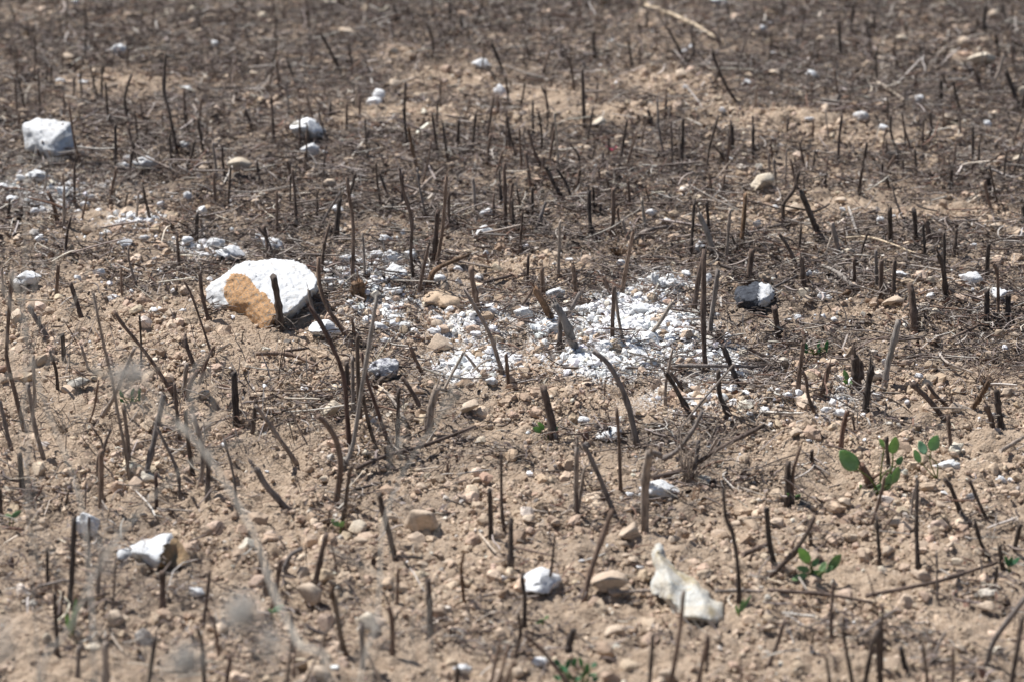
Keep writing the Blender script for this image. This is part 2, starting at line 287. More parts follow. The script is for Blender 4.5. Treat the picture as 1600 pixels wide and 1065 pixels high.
# ------------------------------------------------------------------ where the stems stand
def parse(block):
    res = []
    for ln in block.replace('\n', ';').split(';'):
        ln = ln.strip()
        if not ln: continue
        tk = ln.split(); tone, w = tk[0], float(tk[1]); parts = ' '.join(tk[2:]).split('|')
        res.append((tone, w, [[tuple(float(v) for v in q.split(',')) for q in p.split()] for p in parts]))
    return res
STEMDATA = {
(0, 0): '''k 16 105,160 60,30; k 16 670,60 640,0; k 16 520,385 530,200; b 14 790,265 750,110; k 18 1255,220 1210,100; b 14 940,230 950,30
b 16 1470,220 1430,170; b 16 110,740 90,470; b 14 122,520 130,400; g 14 150,500 185,400; b 16 212,520 215,390; b 16 250,720 235,420; k 16 285,545 290,430; k 14 315,545 318,400
b 18 410,740 388,580; b 18 495,1010 455,850 425,630; k 18 625,610 630,410; k 20 670,770 650,510; k 22 785,740 770,600 810,460; k 19 715,1060 710,770; b 16 850,900 830,680; b 18 840,990 800,830 790,770
b 14 890,780 865,620; b 12 1005,850 1000,690; k 23 1095,965 1045,700 1010,560 1020,330; k 18 1165,830 1130,690; b 14 1355,510 1290,370; b 12 1450,470 1460,350; k 20 1555,800 1510,670; k 14 1060,1060 1045,830
b 12 205,940 170,760; g 12 265,1000 260,870; k 14 880,1060 840,980 820,870; g 12 1370,700 1380,560 1440,380; _r 18 1170,1100 1290,940; _l 12 1110,1060 1250,960; _l 14 430,100 490,200; _g 14 1330,240 1570,350; _g 12 1120,190 1200,260; _l 16 0,1000 140,935''',
(1, 0): '''k 22 520,440 470,340 405,215; k 22 870,150 850,30; k 20 325,50 310,0; b 20 110,880 95,590; k 16 260,560 190,370; b 14 350,740 310,580; g 14 205,720 185,480; b 12 410,640 430,520
k 18 1090,370 1090,260 1060,150; b 16 1175,240 1130,130; _b 18 1060,380 960,320 870,270; k 16 1205,80 1190,0; k 22 1530,460 1450,260; k 16 1560,660 1540,470; k 15 1480,500 1420,400; b 18 1495,720 1490,590
b 16 270,930 270,700; b 14 315,1060 310,820; b 16 400,860 370,750; l 18 620,670 620,540; k 20 935,920 910,680; t 22 995,1050 960,900 940,790; b 18 1125,980 1085,700; k 16 1115,790 1120,610; k 18 1180,980 1150,760
k 24 1240,930 1250,740; k 20 1330,950 1355,690; b 20 1410,880 1430,800 1465,600; b 12 1290,730 1320,600; b 15 1540,930 1545,680; _l 14 0,350 160,385; _l 12 640,725 850,830; _l 12 1240,890 1530,950; g 14 440,730 320,540''',
(2, 0): '''b 14 110,380 75,230; k 18 385,580 370,450 345,350; b 14 325,450 350,360; k 26 445,790 440,620 432,420; k 24 510,350 500,190; k 22 740,410 715,240; k 16 1060,380 1020,280 940,150; k 24 1425,670 1350,580 1280,450 1230,310 | 1250,500 1290,390
b 14 1280,270 1240,180; g 16 1390,470 1405,350 1470,180; b 14 220,790 215,620 180,530; b 16 60,1050 45,790; g 12 85,1010 70,800; b 20 205,1060 140,940 100,800; k 16 175,950 185,850 165,690; l 14 280,1060 280,880 260,700
k 14 420,1060 410,960 350,880; l 12 340,1060 340,910; k 18 665,1010 690,860 710,740; b 18 700,1050 770,810; b 14 795,940 810,820 840,720; g 16 945,990 905,800 895,610; b 18 990,1060 985,900 980,745; k 22 1050,1000 1055,730; g 12 960,830 970,660
_b 16 1100,945 1170,860; k 20 1200,1060 1215,920 1270,720; k 14 1330,1010 1240,890; k 22 1485,1000 1487,770; g 12 1550,480 1510,380; _s 26 1255,265 1130,200 960,120 820,60; _b 14 740,980 930,1010; _l 12 0,545 290,590; _g 14 360,310 480,370''',
(3, 0): '''k 20 100,80 90,0; k 22 450,340 435,130; k 24 515,220 525,20; k 20 655,210 650,100; k 20 190,290 175,210; k 16 130,370 125,290; k 14 310,400 305,330; k 24 1345,220 1330,140 1340,40; k 20 1480,190 1440,10; k 20 1425,350 1400,210
k 18 670,520 665,310; b 20 800,420 785,350 770,290; b 16 935,370 930,280; b 16 1035,360 1030,290; k 20 1080,400 1095,310 | 1045,400 1080,310; k 26 1070,650 1065,490; k 34 1540,650 1500,530 1465,430; k 24 1560,700 1578,590; k 16 1310,560 1290,430; k 14 1250,470 1200,370
k 24 980,900 1005,790 1000,690; k 18 800,950 760,830 755,710; k 16 850,920 840,800 825,690; b 12 710,970 715,860 730,790; b 20 430,1010 440,850 455,710; _k 16 190,910 270,850; k 22 580,1060 610,880; k 18 1265,1020 1262,780; k 16 1300,1060 1300,890; k 16 175,1060 165,970
t 14 245,1060 245,960; b 22 360,1060 365,980; k 22 915,1060 905,920; b 20 725,1060 785,960; b 14 1070,1060 1090,960; b 16 1140,1060 1160,880; _k 18 1500,680 1360,650 1210,630; _t 14 830,80 1040,190; _g 14 540,75 720,100; _l 14 670,530 850,650; _l 14 0,830 90,880; _l 14 670,380 770,400''',
(0, 1): '''b 26 350,300 330,200 295,120; g 20 395,355 395,80; b 18 460,200 458,-60; b 24 680,200 690,100 720,-30; b 20 400,530 410,400 435,280; b 22 1325,180 1320,0; k 30 1210,430 1215,250; b 20 1255,400 1240,310; b 22 1110,640 1090,390; b 14 1135,660 1130,580
b 24 345,775 360,570; b 32 500,885 470,790 435,680; g 18 25,790 10,590; g 30 310,1040 220,900 175,820 | 250,950 240,890; b 16 750,760 745,600; g 16 845,710 800,560 790,460; k 15 870,1190 870,1060 860,880; b 28 1090,1400 950,1180 860,1060 760,940 700,850
b 18 1320,1160 1285,1060 1190,780 1130,660; b 26 1285,910 1245,750 1230,610; _s 14 100,815 330,825; _g 20 80,700 190,770; _b 14 930,260 1050,350; _g 14 150,100 260,130; _g 12 0,380 110,390''',
(1, 1): '''b 20 250,350 240,150 225,-20; b 18 130,390 130,120; b 30 95,530 70,430 45,330 | 70,400 10,335; k 34 490,450 505,280 520,160; g 18 380,380 440,250 520,120; b 24 595,670 600,350 580,180 560,30; g 18 670,660 665,500 655,370; k 20 775,230 750,80 740,-60; k 18 835,210 790,80 760,0
b 20 900,230 905,0; b 22 975,690 955,500 960,290 910,120 885,-20; g 16 1050,280 1010,100 995,-30; _g 22 960,190 1060,100 1160,0; b 24 1000,760 1030,600 1065,440; b 34 1095,550 1120,240; b 26 1115,560 1150,350 1175,20; b 24 1185,340 1190,130; b 28 1540,350 1530,-60
t 50 600,780 610,680; t 46 665,780 640,670; t 40 1060,720 1090,620 1140,580 | 1140,580 1230,540 1310,510; b 28 615,1060 520,950 440,830 390,680 385,520; b 22 400,640 420,450 450,330; k 44 155,985 140,820 110,640; g 26 470,1060 400,920 350,840 325,720
b 38 1375,860 1345,720 1325,590; _b 26 1390,720 1578,670; b 20 620,1060 590,900; b 14 1430,550 1410,490; b 15 1570,360 1572,180; _b 22 340,790 520,850; _r 14 1110,810 1330,840; _b 18 80,960 170,960; _g 18 1200,570 1450,620''',
(2, 1): '''k 20 10,370 0,160; k 24 125,310 125,90; b 18 45,510 65,240; g 24 145,360 210,180; g 22 285,640 295,300; b 22 95,700 100,510; b 34 190,750 185,590; b 26 395,735 375,570; k 30 320,170 270,90 205,-40 | 360,140 330,60 270,-30; b 24 395,120 420,-20; k 26 500,410 480,280 475,110; k 22 505,270 500,90
b 28 605,405 625,280 625,100; b 18 610,120 580,30; b 18 440,280 410,180; b 20 730,230 715,50; l 22 825,400 800,160; b 22 670,380 650,220; g 20 720,430 680,290; g 16 990,230 965,120; k 26 1100,520 1125,170; k 24 1215,380 1200,180; b 16 1235,150 1215,0; l 36 1255,520 1200,360 1150,250
g 24 1320,540 1345,230; t 30 1410,480 1430,280 1440,130; k 14 1395,490 1350,380; b 36 1455,695 1480,470; b 34 1120,860 1150,640 1185,500; b 36 1190,1215 1180,900 1185,470; g 30 1220,1040 1230,900 1270,600 | 1235,850 1255,740; b 30 1300,1060 1270,980; b 24 670,780 710,560 745,370; b 34 615,1070 630,700
g 22 695,1080 670,960 650,850 640,740; l 26 800,1050 900,940 985,800; b 26 610,760 565,640; g 28 345,880 420,740; b 26 450,830 425,770; t 50 250,920 200,820 140,720; l 58 400,1120 320,900 260,810; g 40 290,1110 300,880; b 20 10,880 90,780 150,690; _b 16 0,690 130,640; _b 18 0,920 150,965; _g 36 750,450 850,410 1000,370; _b 14 950,870 1160,900''',
(3, 1): '''k 26 100,340 95,200 160,110 190,0; k 18 180,60 175,-20; k 38 320,400 270,280 200,110; k 22 350,100 355,0; k 26 555,160 580,-30; k 20 700,40 705,-60; k 18 1060,50 1065,0; k 26 1125,95 1135,-20; k 46 1360,130 1355,20; k 16 190,500 205,330; b 24 190,600 130,470 65,370; b 34 220,700 205,520
l 20 350,530 390,400; g 28 450,530 420,420 395,310; b 12 490,500 465,330; k 18 555,560 585,460 615,370; b 26 535,720 530,530; g 24 670,740 665,480; b 32 695,780 700,540; b 34 770,790 780,540; k 32 755,440 750,220; k 32 915,435 900,230; k 22 970,540 955,320; b 34 1000,440 975,290; k 24 1145,520 1160,350
k 34 1095,810 1080,600 1045,500 | 1085,590 1088,480 1085,370; k 30 1345,660 1360,440; k 40 1350,930 1350,720; b 24 1420,920 1415,640 1390,560; k 40 1480,940 1480,750; k 30 1575,320 1572,200; b 44 905,970 890,770 875,690; k 34 965,920 960,860; b 38 65,1020 40,830; b 24 95,1060 105,970
_l 34 530,745 420,670 330,610; _s 16 430,440 640,450 930,540; _t 28 440,800 540,755; _t 34 600,830 820,850; _b 26 1130,1060 1310,970; _b 16 570,1060 1050,1060; _l 24 0,550 100,510; _g 20 0,760 180,670''',
(0, 2): '''k 32 395,90 385,-70; g 30 65,625 20,430 0,340; g 34 270,700 215,500 170,230; b 30 150,520 90,280 45,100 40,0 60,-260 75,-460; g 26 215,360 205,60; k 26 355,270 345,150 305,30; g 20 550,160 500,0; g 30 630,435 700,320 770,150 830,10; b 18 545,480 580,380 605,210
g 26 795,820 775,660 735,460 690,200 640,0 575,-325; b 30 800,800 790,600 760,360; b 26 1110,600 1095,460 1075,230; k 38 1190,800 1160,600 1140,400; r 34 1140,350 1170,240 1220,150 | 1230,230 1280,80 1320,0; b 30 1215,170 1150,0 1140,-50; g 36 1130,330 1150,110; k 46 1460,490 1440,160
k 36 1555,550 1578,330; g 34 1230,890 1250,650 1190,420; b 40 1280,960 1285,640; g 22 1460,1010 1440,800 1380,570; g 28 1110,920 1090,760 970,500; g 42 890,830 940,620 1010,300; k 46 140,920 120,660; r 24 150,1000 190,860; r 22 180,1020 265,860; b 40 625,1010 625,640 | 635,680 650,600 685,510
b 16 600,840 600,700 630,600 560,490; r 30 965,1030 960,780; k 20 400,1010 420,900; k 30 5,1030 0,880; _b 14 470,210 600,215; _b 12 370,160 480,180; _l 16 830,930 1050,910; _l 16 970,1040 1190,1055; _g 14 720,680 760,690''',
(1, 2): '''r 34 580,640 560,400 540,180 470,0 400,-130 330,-240; k 36 570,300 560,100; g 30 600,420 595,60; k 38 640,480 630,240 625,0 630,-60; l 34 540,750 600,590 650,260 695,0 745,-310; r 30 830,640 760,430 690,220 650,40; k 32 745,640 690,460 660,300; k 32 870,640 880,260; b 30 1040,430 960,280 900,190
_k 30 755,265 870,175; b 30 1035,190 990,100 950,0; g 60 1055,540 1080,380 1120,250; l 24 1150,280 1220,150 1280,40; g 20 1395,180 1290,50; g 32 1530,195 1490,80 1460,-20 1400,-150 1280,-350; b 30 1560,270 1540,50; g 34 240,710 150,580 50,440 0,370; b 44 490,990 520,750 500,600 440,490 380,430
k 34 540,1060 575,800 590,740; _b 36 620,800 800,740 1050,670 1350,540; g 48 200,1020 140,950 60,860 0,750; g 14 290,560 210,400; _l 28 920,500 870,430 820,340; _g 14 1400,690 1578,680; _b 12 0,310 500,310; _b 30 0,90 200,110 380,160; _l 16 740,270 860,360; b 22 1180,800 1180,720
_l 14 420,20 500,60; _g 14 400,250 500,300; _b 22 180,70 330,50; _k 22 600,930 780,880''',
(2, 2): '''b 66 260,600 235,430 190,250; g 40 775,620 740,460 690,290 600,120 500,30; b 28 670,900 660,600 645,380; g 40 400,1060 395,900 400,620 | 410,1000 430,860 450,740; g 40 640,1060 570,880 490,700 440,600; r 40 455,590 455,520; g 64 820,1150 825,820 850,650 | 850,650 890,660 930,680
k 34 1120,460 1040,320 990,230 950,170; k 28 1055,270 975,160; g 24 945,370 950,230 990,20; k 36 1400,250 1340,100 1300,0; k 36 1340,440 1280,300 1270,150; g 20 1010,540 1180,330 1370,110; g 34 870,720 1010,650 1120,510 1170,410; b 34 860,820 1100,740 1300,620 1560,485
g 34 1120,830 1150,580; g 20 1200,680 1270,560; _g 28 985,160 1200,180 1560,170; b 10 570,320 575,210; b 12 605,470 590,410; _b 16 1220,260 1570,265; b 16 30,290 0,240; b 22 1450,440 1445,390; k 36 1400,1590 1390,1330 1360,1150 1320,1060 1300,880
_l 20 50,1040 220,1065; _g 12 500,690 740,650; _g 12 1180,530 1270,560; _l 12 1390,900 1560,960''',
(3, 2): '''b 36 180,290 195,160 210,40 215,-20; b 26 285,400 250,310 235,200 210,150; b 36 330,310 350,210 380,110; b 74 550,260 545,160 535,60 | 575,200 572,140 570,90; k 48 600,400 615,260 640,120; l 44 715,250 740,110 770,0 805,-155; b 40 1085,450 980,320 880,230; b 26 1150,410 1040,310 980,230; b 24 1135,420 1130,310
t 40 1250,400 1310,310 1360,220; b 40 1390,530 1370,430 1340,360; k 50 1440,510 1420,370 1410,270; r 36 450,630 465,500 490,400; k 16 535,530 520,430; b 30 1130,670 1110,430; k 34 290,760 270,700 270,640; k 54 120,970 125,710; b 26 150,970 155,780 200,620; r 60 650,890 610,800 570,730
k 32 745,780 730,560; b 26 640,1100 700,900 720,800; k 36 925,1370 915,1100 920,830; g 20 880,1060 900,880; k 36 1190,1040 1130,880 1090,820; k 30 1345,1060 1290,940 1240,820; _g 34 1430,690 1578,600; _l 18 1050,80 1110,160 1260,200; _g 16 0,170 90,165; _g 16 0,250 100,180; _b 14 340,640 500,680
_g 16 260,750 380,830; _g 12 0,770 250,755; _g 16 370,910 480,880''',
(0, 3): '''k 28 295,480 290,240; k 40 430,580 445,400 460,50; b 26 540,340 550,200 548,50; g 36 600,560 620,300 640,240; b 22 690,640 700,520 715,300 | 690,550 740,500 820,430; b 50 1000,620 1000,380; k 36 355,900 345,700 335,520; b 20 370,700 390,500; g 36 480,1020 490,850; g 60 650,1060 650,820; k 36 920,1060 960,780
b 28 1250,720 1280,500 1290,380; k 34 1260,1060 1250,860 1220,740; r 24 1350,900 1320,700 1280,640; r 34 1400,1060 1420,900; _r 26 20,155 140,165; _b 26 520,600 600,600 680,560; _b 18 670,610 770,630; _l 16 690,820 760,920; _s 18 1270,980 1380,990; _l 22 1490,40 1560,70; _b 14 880,95 1000,90''',
(1, 3): '''k 32 530,120 540,-10; b 20 440,100 455,0; k 44 860,320 830,180 780,0 760,-100; b 44 365,470 400,300 435,150; b 34 20,450 30,240; k 56 55,540 75,370; b 40 100,600 130,450 150,310; g 36 165,420 210,290 290,240; g 16 190,260 140,170; k 42 1450,200 1445,0 1440,-120; b 26 1530,150 1515,-30 1510,-345
k 44 1570,370 1572,60; b 26 870,580 875,370; b 50 1075,780 1070,600 1060,430; t 26 1285,600 1265,380 1280,270; t 46 555,900 520,780 500,650 460,480; g 44 660,980 650,700; b 40 840,900 840,700 820,600 | 840,700 880,630; k 30 225,900 220,650; g 28 300,1060 380,900 440,730; b 30 190,1060 220,800
r 20 235,1000 245,820; l 30 760,1040 680,880; k 50 1240,1060 1240,980; b 26 1450,1060 1510,800; b 26 1500,1060 1560,830; b 26 1540,1060 1590,930; _k 22 870,330 1030,340; _l 16 1380,190 1480,310; b 18 500,380 460,180''',
(2, 3): '''b 26 395,95 398,0 400,-440; b 44 445,570 480,400 530,250 620,0; b 18 225,500 250,300 265,160; k 34 75,740 80,560 60,410; k 30 0,960 50,780 40,640; b 34 330,1060 230,920 80,770; k 56 345,910 355,820 380,740; k 34 850,1060 870,770; b 34 980,1060 1030,780 1060,500; b 40 1150,1060 1210,780 | 1200,1000 1215,800
b 16 1410,1040 1410,900; _b 40 1420,330 1578,260; _g 30 600,560 880,545; _g 26 1250,550 1578,550; _b 18 0,270 260,330; _b 30 870,130 960,60; _l 16 1450,450 1560,460; _b 22 620,30 540,75''',
(3, 3): '''k 40 45,365 10,200 0,90 -10,-10; b 40 0,420 150,280 250,130 290,40; k 30 265,230 260,140; k 32 690,340 670,50; b 18 690,150 790,20; k 30 1360,290 1310,200 1275,70; k 36 1445,360 1425,220; k 34 1510,290 1555,90; k 30 1395,490 1415,350; g 20 1045,560 1040,260; b 28 390,810 390,640 405,450
b 24 705,1000 705,590; k 34 520,1060 490,900 460,730; k 36 600,1060 640,850 670,750; k 50 690,1060 680,740; k 40 850,1000 820,850; k 34 985,1060 955,830; g 26 1000,950 1090,760; b 30 1140,1060 1140,850; g 38 1350,960 1400,800 1590,540; k 40 1500,1060 1530,900 1570,660; b 34 0,970 50,850 100,690; b 26 375,1060 360,930 310,900
_b 30 0,545 350,590 640,620; _b 30 600,580 1000,520 1200,460 1420,370; _l 18 1060,410 1210,500; _s 16 0,470 100,500; _l 18 190,460 240,540; _l 12 680,170 880,190'''}
K = 1 / 3.945
def glob(tile, q):
    c, r = tile; oy = (0, 270, 540, 795)[r]; return (c * 400 + q[0] * K, oy + q[1] * K)

# ------------------------------------------------------------------ the ground: one sheet
def axis(lo, hi, step0, step1, outer):
    a = [lo]
    while a[-1] < hi: a.append(a[-1] + step0 + (step1 - step0) * (a[-1] - lo) / (hi - lo))
    g, s, l = [], .02, a[0]
    while l > -outer: l -= s; g.append(l); s *= 1.5
    q, s, l = [], .02, a[-1]
    while l < outer: l += s; q.append(l); s *= 1.5
    return np.array(g[::-1] + a + q)
X = axis(-1.42, 1.42, .0036, .0036, 60); Y = axis(2.6, 7.0, .0030, .0058, 60)
XX, YY = np.meshgrid(X, Y); x, y = XX.ravel(), YY.ravel()
lit, wh = masks(x, y)
inn = ((np.abs(x) < 1.45) & (y > 2.55) & (y < 7.1)).astype(float)
z = hl(x, y)
wx = x + (fbm2(x * 60, y * 60, 1, 2) - .5) * .010; wy = y + (fbm2(x * 60, y * 60, 2, 2) - .5) * .010
cl = worley(wx / .034, wy / .034, 10) * .034 * .42 * (.25 + .9 * (fbm2(x * 8, y * 8, 4, 2)))
cl += worley(wx / .016, wy / .016, 20) * .016 * .50 + worley(wx / .0085, wy / .0085, 30) * .0085 * .5
cl += (fbm2(x * 120, y * 120, 6, 3) - .5) * .005
z = z + inn * cl * (1 - .35 * lit) - .004
# shallow random pits and cracks
z -= inn * .006 * ss(.62, .75, fbm2(x * 26, y * 26, 41, 3))
nx, ny = len(X), len(Y)
idx = np.arange(nx * ny).reshape(ny, nx)
Q = np.stack([idx[:-1, :-1], idx[:-1, 1:], idx[1:, 1:], idx[1:, :-1]], -1).reshape(-1, 4)
me = bigmesh('ground', np.stack([x, y, z], -1), Q, None, True)
for nm, v in (('litter', lit), ('white', wh)):
    a = me.attributes.new(nm, 'FLOAT', 'POINT'); a.data.foreach_set('value', v.astype(np.float32))
g = new('ground', me, M_soil); g['kind'] = 'structure'; g['label'] = 'tan crumbly stony soil of a cut field'

# ------------------------------------------------------------------ scattered stuff (nobody could count it)
def ico(sub):
    import bmesh
    bm = bmesh.new(); bmesh.ops.create_icosphere(bm, subdivisions=sub, radius=1)
    V = np.array([v.co[:] for v in bm.verts]); F = np.array([[v.index for v in f.verts] for f in bm.faces]); bm.free(); return V, F
def rock_shape(sub, seed, rough=.35, cuts=6, freq=1.6, squash=.75, lo=.5, hi_=.85):
    V, F = ico(sub); rg = np.random.default_rng(seed)
    V = V * (1 + rough * 2 * fbm3(V * freq + seed * 7.3, seed, 3))[:, None]
    for _ in range(cuts):
        n = rg.normal(size=3); n /= np.linalg.norm(n); d = rg.uniform(lo, hi_)
        q = V @ n; V = V - np.outer(np.maximum(0, q - d), n) * .93
    V = V + (fbm3(V * 6 + seed, seed + 5, 3) * .11)[:, None] * V
    V *= np.array([1, rg.uniform(.75, 1), squash * rg.uniform(.8, 1.1)])
    return V - (V.max(0) + V.min(0)) / 2, F
def rand_in_view(n, pyw, mx=.30):
    """n ground points, weighted over depth by pyw(py)"""
    out = []
    while sum(len(o) for o in out) < n:
        yy = RNG.uniform(2.65, 6.95, n * 2); hw = .1715 * (yy / math.cos(R(15)) + .1) * 1.05 + mx
        xx = RNG.uniform(-1, 1, n * 2) * hw
        px, py = world2px(xx, yy)
        k = RNG.uniform(0, 1, n * 2) < pyw(px, py, xx, yy) * hw / 1.45
        out.append(np.stack([xx[k], yy[k]], 1))
    return np.concatenate(out)[:n]
def rot(n, tilt=.5):
    a = RNG.uniform(0, 2 * math.pi, n); b = RNG.normal(0, tilt, n); c = RNG.normal(0, tilt, n)
    ca, sa, cb, sb, cc, sc = np.cos(a), np.sin(a), np.cos(b), np.sin(b), np.cos(c), np.sin(c); O, I = np.zeros(n), np.ones(n)
    Z = np.stack([ca, -sa, O, sa, ca, O, O, O, I], -1).reshape(n, 3, 3); X_ = np.stack([I, O, O, O, cb, -sb, O, sb, cb], -1).reshape(n, 3, 3)
    Y_ = np.stack([cc, O, sc, O, I, O, -sc, O, cc], -1).reshape(n, 3, 3); return Z @ X_ @ Y_
def ground_micro(x, y):
    wx = x + (fbm2(x * 60, y * 60, 1, 2) - .5) * .010; wy = y + (fbm2(x * 60, y * 60, 2, 2) - .5) * .010
    c = worley(wx / .034, wy / .034, 10) * .034 * .42 * (.25 + .9 * (fbm2(x * 8, y * 8, 4, 2))) + worley(wx / .016, wy / .016, 20) * .008
    return hl(x, y) - .004 + c
def scatter_rocks(name, XY, size, sub, cols, m, label, variants=16, rough=.4, sink=.15, smooth=False, cuts=5):
    n = len(XY); Z = ground_micro(XY[:, 0], XY[:, 1]); Rm = rot(n); var = RNG.integers(0, variants, n); Vs, Ts, Cs = [], [], []; off = 0
    for v in range(variants):
        bV, bF = rock_shape(sub, v + sub * 100 + len(name), rough, cuts); k = np.where(var == v)[0]
        if not len(k): continue
        W = np.einsum('nij,vj->nvi', Rm[k], bV) * size[k][:, None, None]
        W[:, :, 0] += XY[k, 0][:, None]; W[:, :, 1] += XY[k, 1][:, None]; W[:, :, 2] += (Z[k] + size[k] * (.55 - sink))[:, None]
        Vs.append(W.reshape(-1, 3)); Ts.append((bF[None] + (np.arange(len(k)) * len(bV))[:, None, None] + off).reshape(-1, 3))
        Cs.append(np.repeat(cols[k], len(bV), 0)); off += len(k) * len(bV)
    o = new(name, bigmesh(name, np.concatenate(Vs), np.concatenate(Ts), np.concatenate(Cs), smooth), m); o['kind'] = 'stuff'; o['label'] = label
    return o
def pal(n, P_, w, jit=.09):
    P_ = np.array(P_); w = np.array(w, float); k = RNG.choice(len(P_), n, p=w / w.sum())
    return np.clip(P_[k] * (1 + RNG.normal(0, jit, (n, 1))) * (1 + RNG.normal(0, .016, (n, 3))), .01, .86)
SOILC = [(.485, .37, .275), (.415, .31, .225), (.575, .45, .34), (.32, .235, .17), (.50, .455, .40), (.66, .59, .50), (.22, .19, .17), (.45, .32, .24)]
SW = [8, 5, 6, 1.0, .3, .5, .2, .25]
def wclod(px, py, x, y):
    l, w = masks(x, y); return np.clip(1.0 - .75 * l, .1, 1) * np.interp(py, [-100, 200, 500, 900], [.5, .7, 1, .9]) * (.10 + .90 * ss(.36, .62, fbm2(x * 13, y * 13, 91, 4)))
xy = rand_in_view(170000, wclod); n = len(xy)
scatter_rocks('soil_crumbs', xy, np.clip(RNG.pareto(2.3, n) * .0010 + .0010, 0, .0042), 1, pal(n, SOILC, SW), M_clod, 'fine tan and brown crumbs of dry soil and grit', sink=.1)
xy = rand_in_view(13000, wclod, .2); n = len(xy)
scatter_rocks('soil_clods', xy, np.clip(RNG.pareto(2.3, n) * .0030 + .0032, 0, .0125), 2, pal(n, SOILC, SW), M_clod, 'small rough clods and gravel of dry soil', sink=.3, smooth=False, rough=.75, cuts=6)
def wwhite(px, py, x, y):
    l, w = masks(x, y); return np.clip(w * 1.1 - .12, 0, 1) ** 1.6
WC = [(.85, .85, .855), (.82, .82, .825), (.76, .75, .73), (.62, .57, .50)]
xy = rand_in_view(34000, wwhite); n = len(xy)
scatter_rocks('white_granules', xy, np.clip(RNG.pareto(2.0, n) * .0009 + .0007, 0, .0080), 1, pal(n, WC, [5, 5, 3, 1.6], .07), M_gran, 'spill of tiny white plaster granules between the stems', sink=.0, rough=.5)
def wwhite2(px, py, x, y):
    return .035 + .5 * np.exp(-((px - 1250) / 350) ** 2 - ((py - 600) / 100) ** 2) + .5 * np.exp(-((px - 120) / 220) ** 2 - ((py - 330) / 90) ** 2) + .25 * np.exp(-((px - 700) / 500) ** 2 - ((py - 450) / 90) ** 2)
xy = rand_in_view(900, wwhite2, .1); n = len(xy)
scatter_rocks('white_crumbs', xy, np.clip(RNG.pareto(2.4, n) * .0015 + .0016, 0, .0055), 2, pal(n, WC, [6, 4, 2, .8], .05), M_gran, 'tiny white crumbs strewn thinly over the soil', sink=.1, rough=.45)

def strands(name, XY, length, rad, cols, label, lift=.010, tilt=.22, segs=4, curl=.55, m=None, elm=0.0):
    n = len(XY); base = ground_micro(XY[:, 0], XY[:, 1]); a = RNG.uniform(0, 2 * math.pi, n); a = np.where(RNG.random(n) < .45, RNG.normal(0, .5, n) + math.pi * RNG.integers(0, 2, n), a)
    el = RNG.normal(elm, tilt, n); k1 = RNG.normal(0, curl, n); k2 = RNG.normal(0, curl * .6, n); kz = RNG.normal(0, curl * .5, n)
    pts = np.zeros((n, segs + 1, 3)); d = length / segs; p = np.zeros((n, 3)); ang = a.copy(); e = el.copy()
    for s in range(segs + 1):
        pts[:, s] = p; p = p + np.stack([np.cos(ang) * np.cos(e), np.sin(ang) * np.cos(e), np.sin(e)], 1) * d[:, None]
        ang = ang + (k1 if s < segs // 2 else k2); e = e + kz * .5
    pts -= pts[:, segs // 2][:, None]; low = pts[:, :, 2].min(1)
    pts[:, :, 2] += (base + rad + np.abs(RNG.normal(0, lift, n)) - low * (1.0 if elm else .6))[:, None]
    pts[:, :, 0] += XY[:, 0][:, None]; pts[:, :, 1] += XY[:, 1][:, None]
    side = np.stack([-np.sin(a), np.cos(a), np.zeros(n)], 1); up = np.array([0, 0, 1.0]); V = np.zeros((n, segs + 1, 3, 3))
    for j in range(3):
        t = 2 * math.pi * j / 3 + .5; off = side * math.cos(t) + up * math.sin(t)
        for s in range(segs + 1): V[:, s, j] = pts[:, s] + off * (rad * (1 if 0 < s < segs else .6) )[:, None]
    F = []
    for s in range(segs):
        for j in range(3): j2 = (j + 1) % 3; F.append((s * 3 + j, s * 3 + j2, s * 3 + 3 + j2, s * 3 + 3 + j))
    nv = (segs + 1) * 3; F = np.array(F)
    T = (F[None] + (np.arange(n) * nv)[:, None, None]).reshape(-1, 4)
    o = new(name, bigmesh(name, V.reshape(-1, 3), T, np.repeat(cols, nv, 0), False), m or M_litter); o['kind'] = 'stuff'; o['label'] = label; return o
LITC = [(.105, .080, .070), (.17, .137, .12), (.048, .037, .033), (.275, .235, .21), (.43, .39, .35), (.15, .09, .066), (.58, .51, .42)]
def wl(px, py, x, y):
    l, w = masks(x, y); return np.clip(l, 0, 1) ** 1.3
base_xy = []
def near_stems(k, spread):
    for tile, block in STEMDATA.items():
        for tone, w, polys in parse(block):
            if tone[0] == '_': continue
            q = glob(tile, polys[0][0])
            if q[1] < 1040:
                c = flat(*q); kk = k if q[1] < 560 else RNG.integers(2, k // 2); base_xy.append(c + RNG.normal(0, 1, (kk, 2)) * np.array([spread, spread * .8]))
near_stems(34, .014)
xy = np.concatenate([rand_in_view(84000, wl)] + base_xy); n = len(xy)
strands('dead_plant_litter', xy, np.clip(RNG.lognormal(-3.95, .5, n), .007, .08), np.clip(RNG.lognormal(-7.25, .38, n), .00035, .002), pal(n, LITC, [5, 5, 3, 3.6, 2.0, 1.6, .5], .18), 'matted grey-brown litter of dead stalks and twiglets', .009)
xy = rand_in_view(26000, lambda px, py, x, y: wl(px, py, x, y) * .9 + .10); n = len(xy)
strands('dry_fibre_litter', xy, np.clip(RNG.lognormal(-4.2, .45, n), .006, .05), np.clip(RNG.lognormal(-7.75, .3, n), .00025, .0008), pal(n, LITC, [3, 5, 2, 4, 2.5, 1.6, .9], .2), 'short dry fibres and leaf scraps on the soil', .003, .3)
xy = rand_in_view(5200, lambda px, py, x, y: wl(px, py, x, y) * np.interp(py, [300, 600], [1, .45])); n = len(xy)
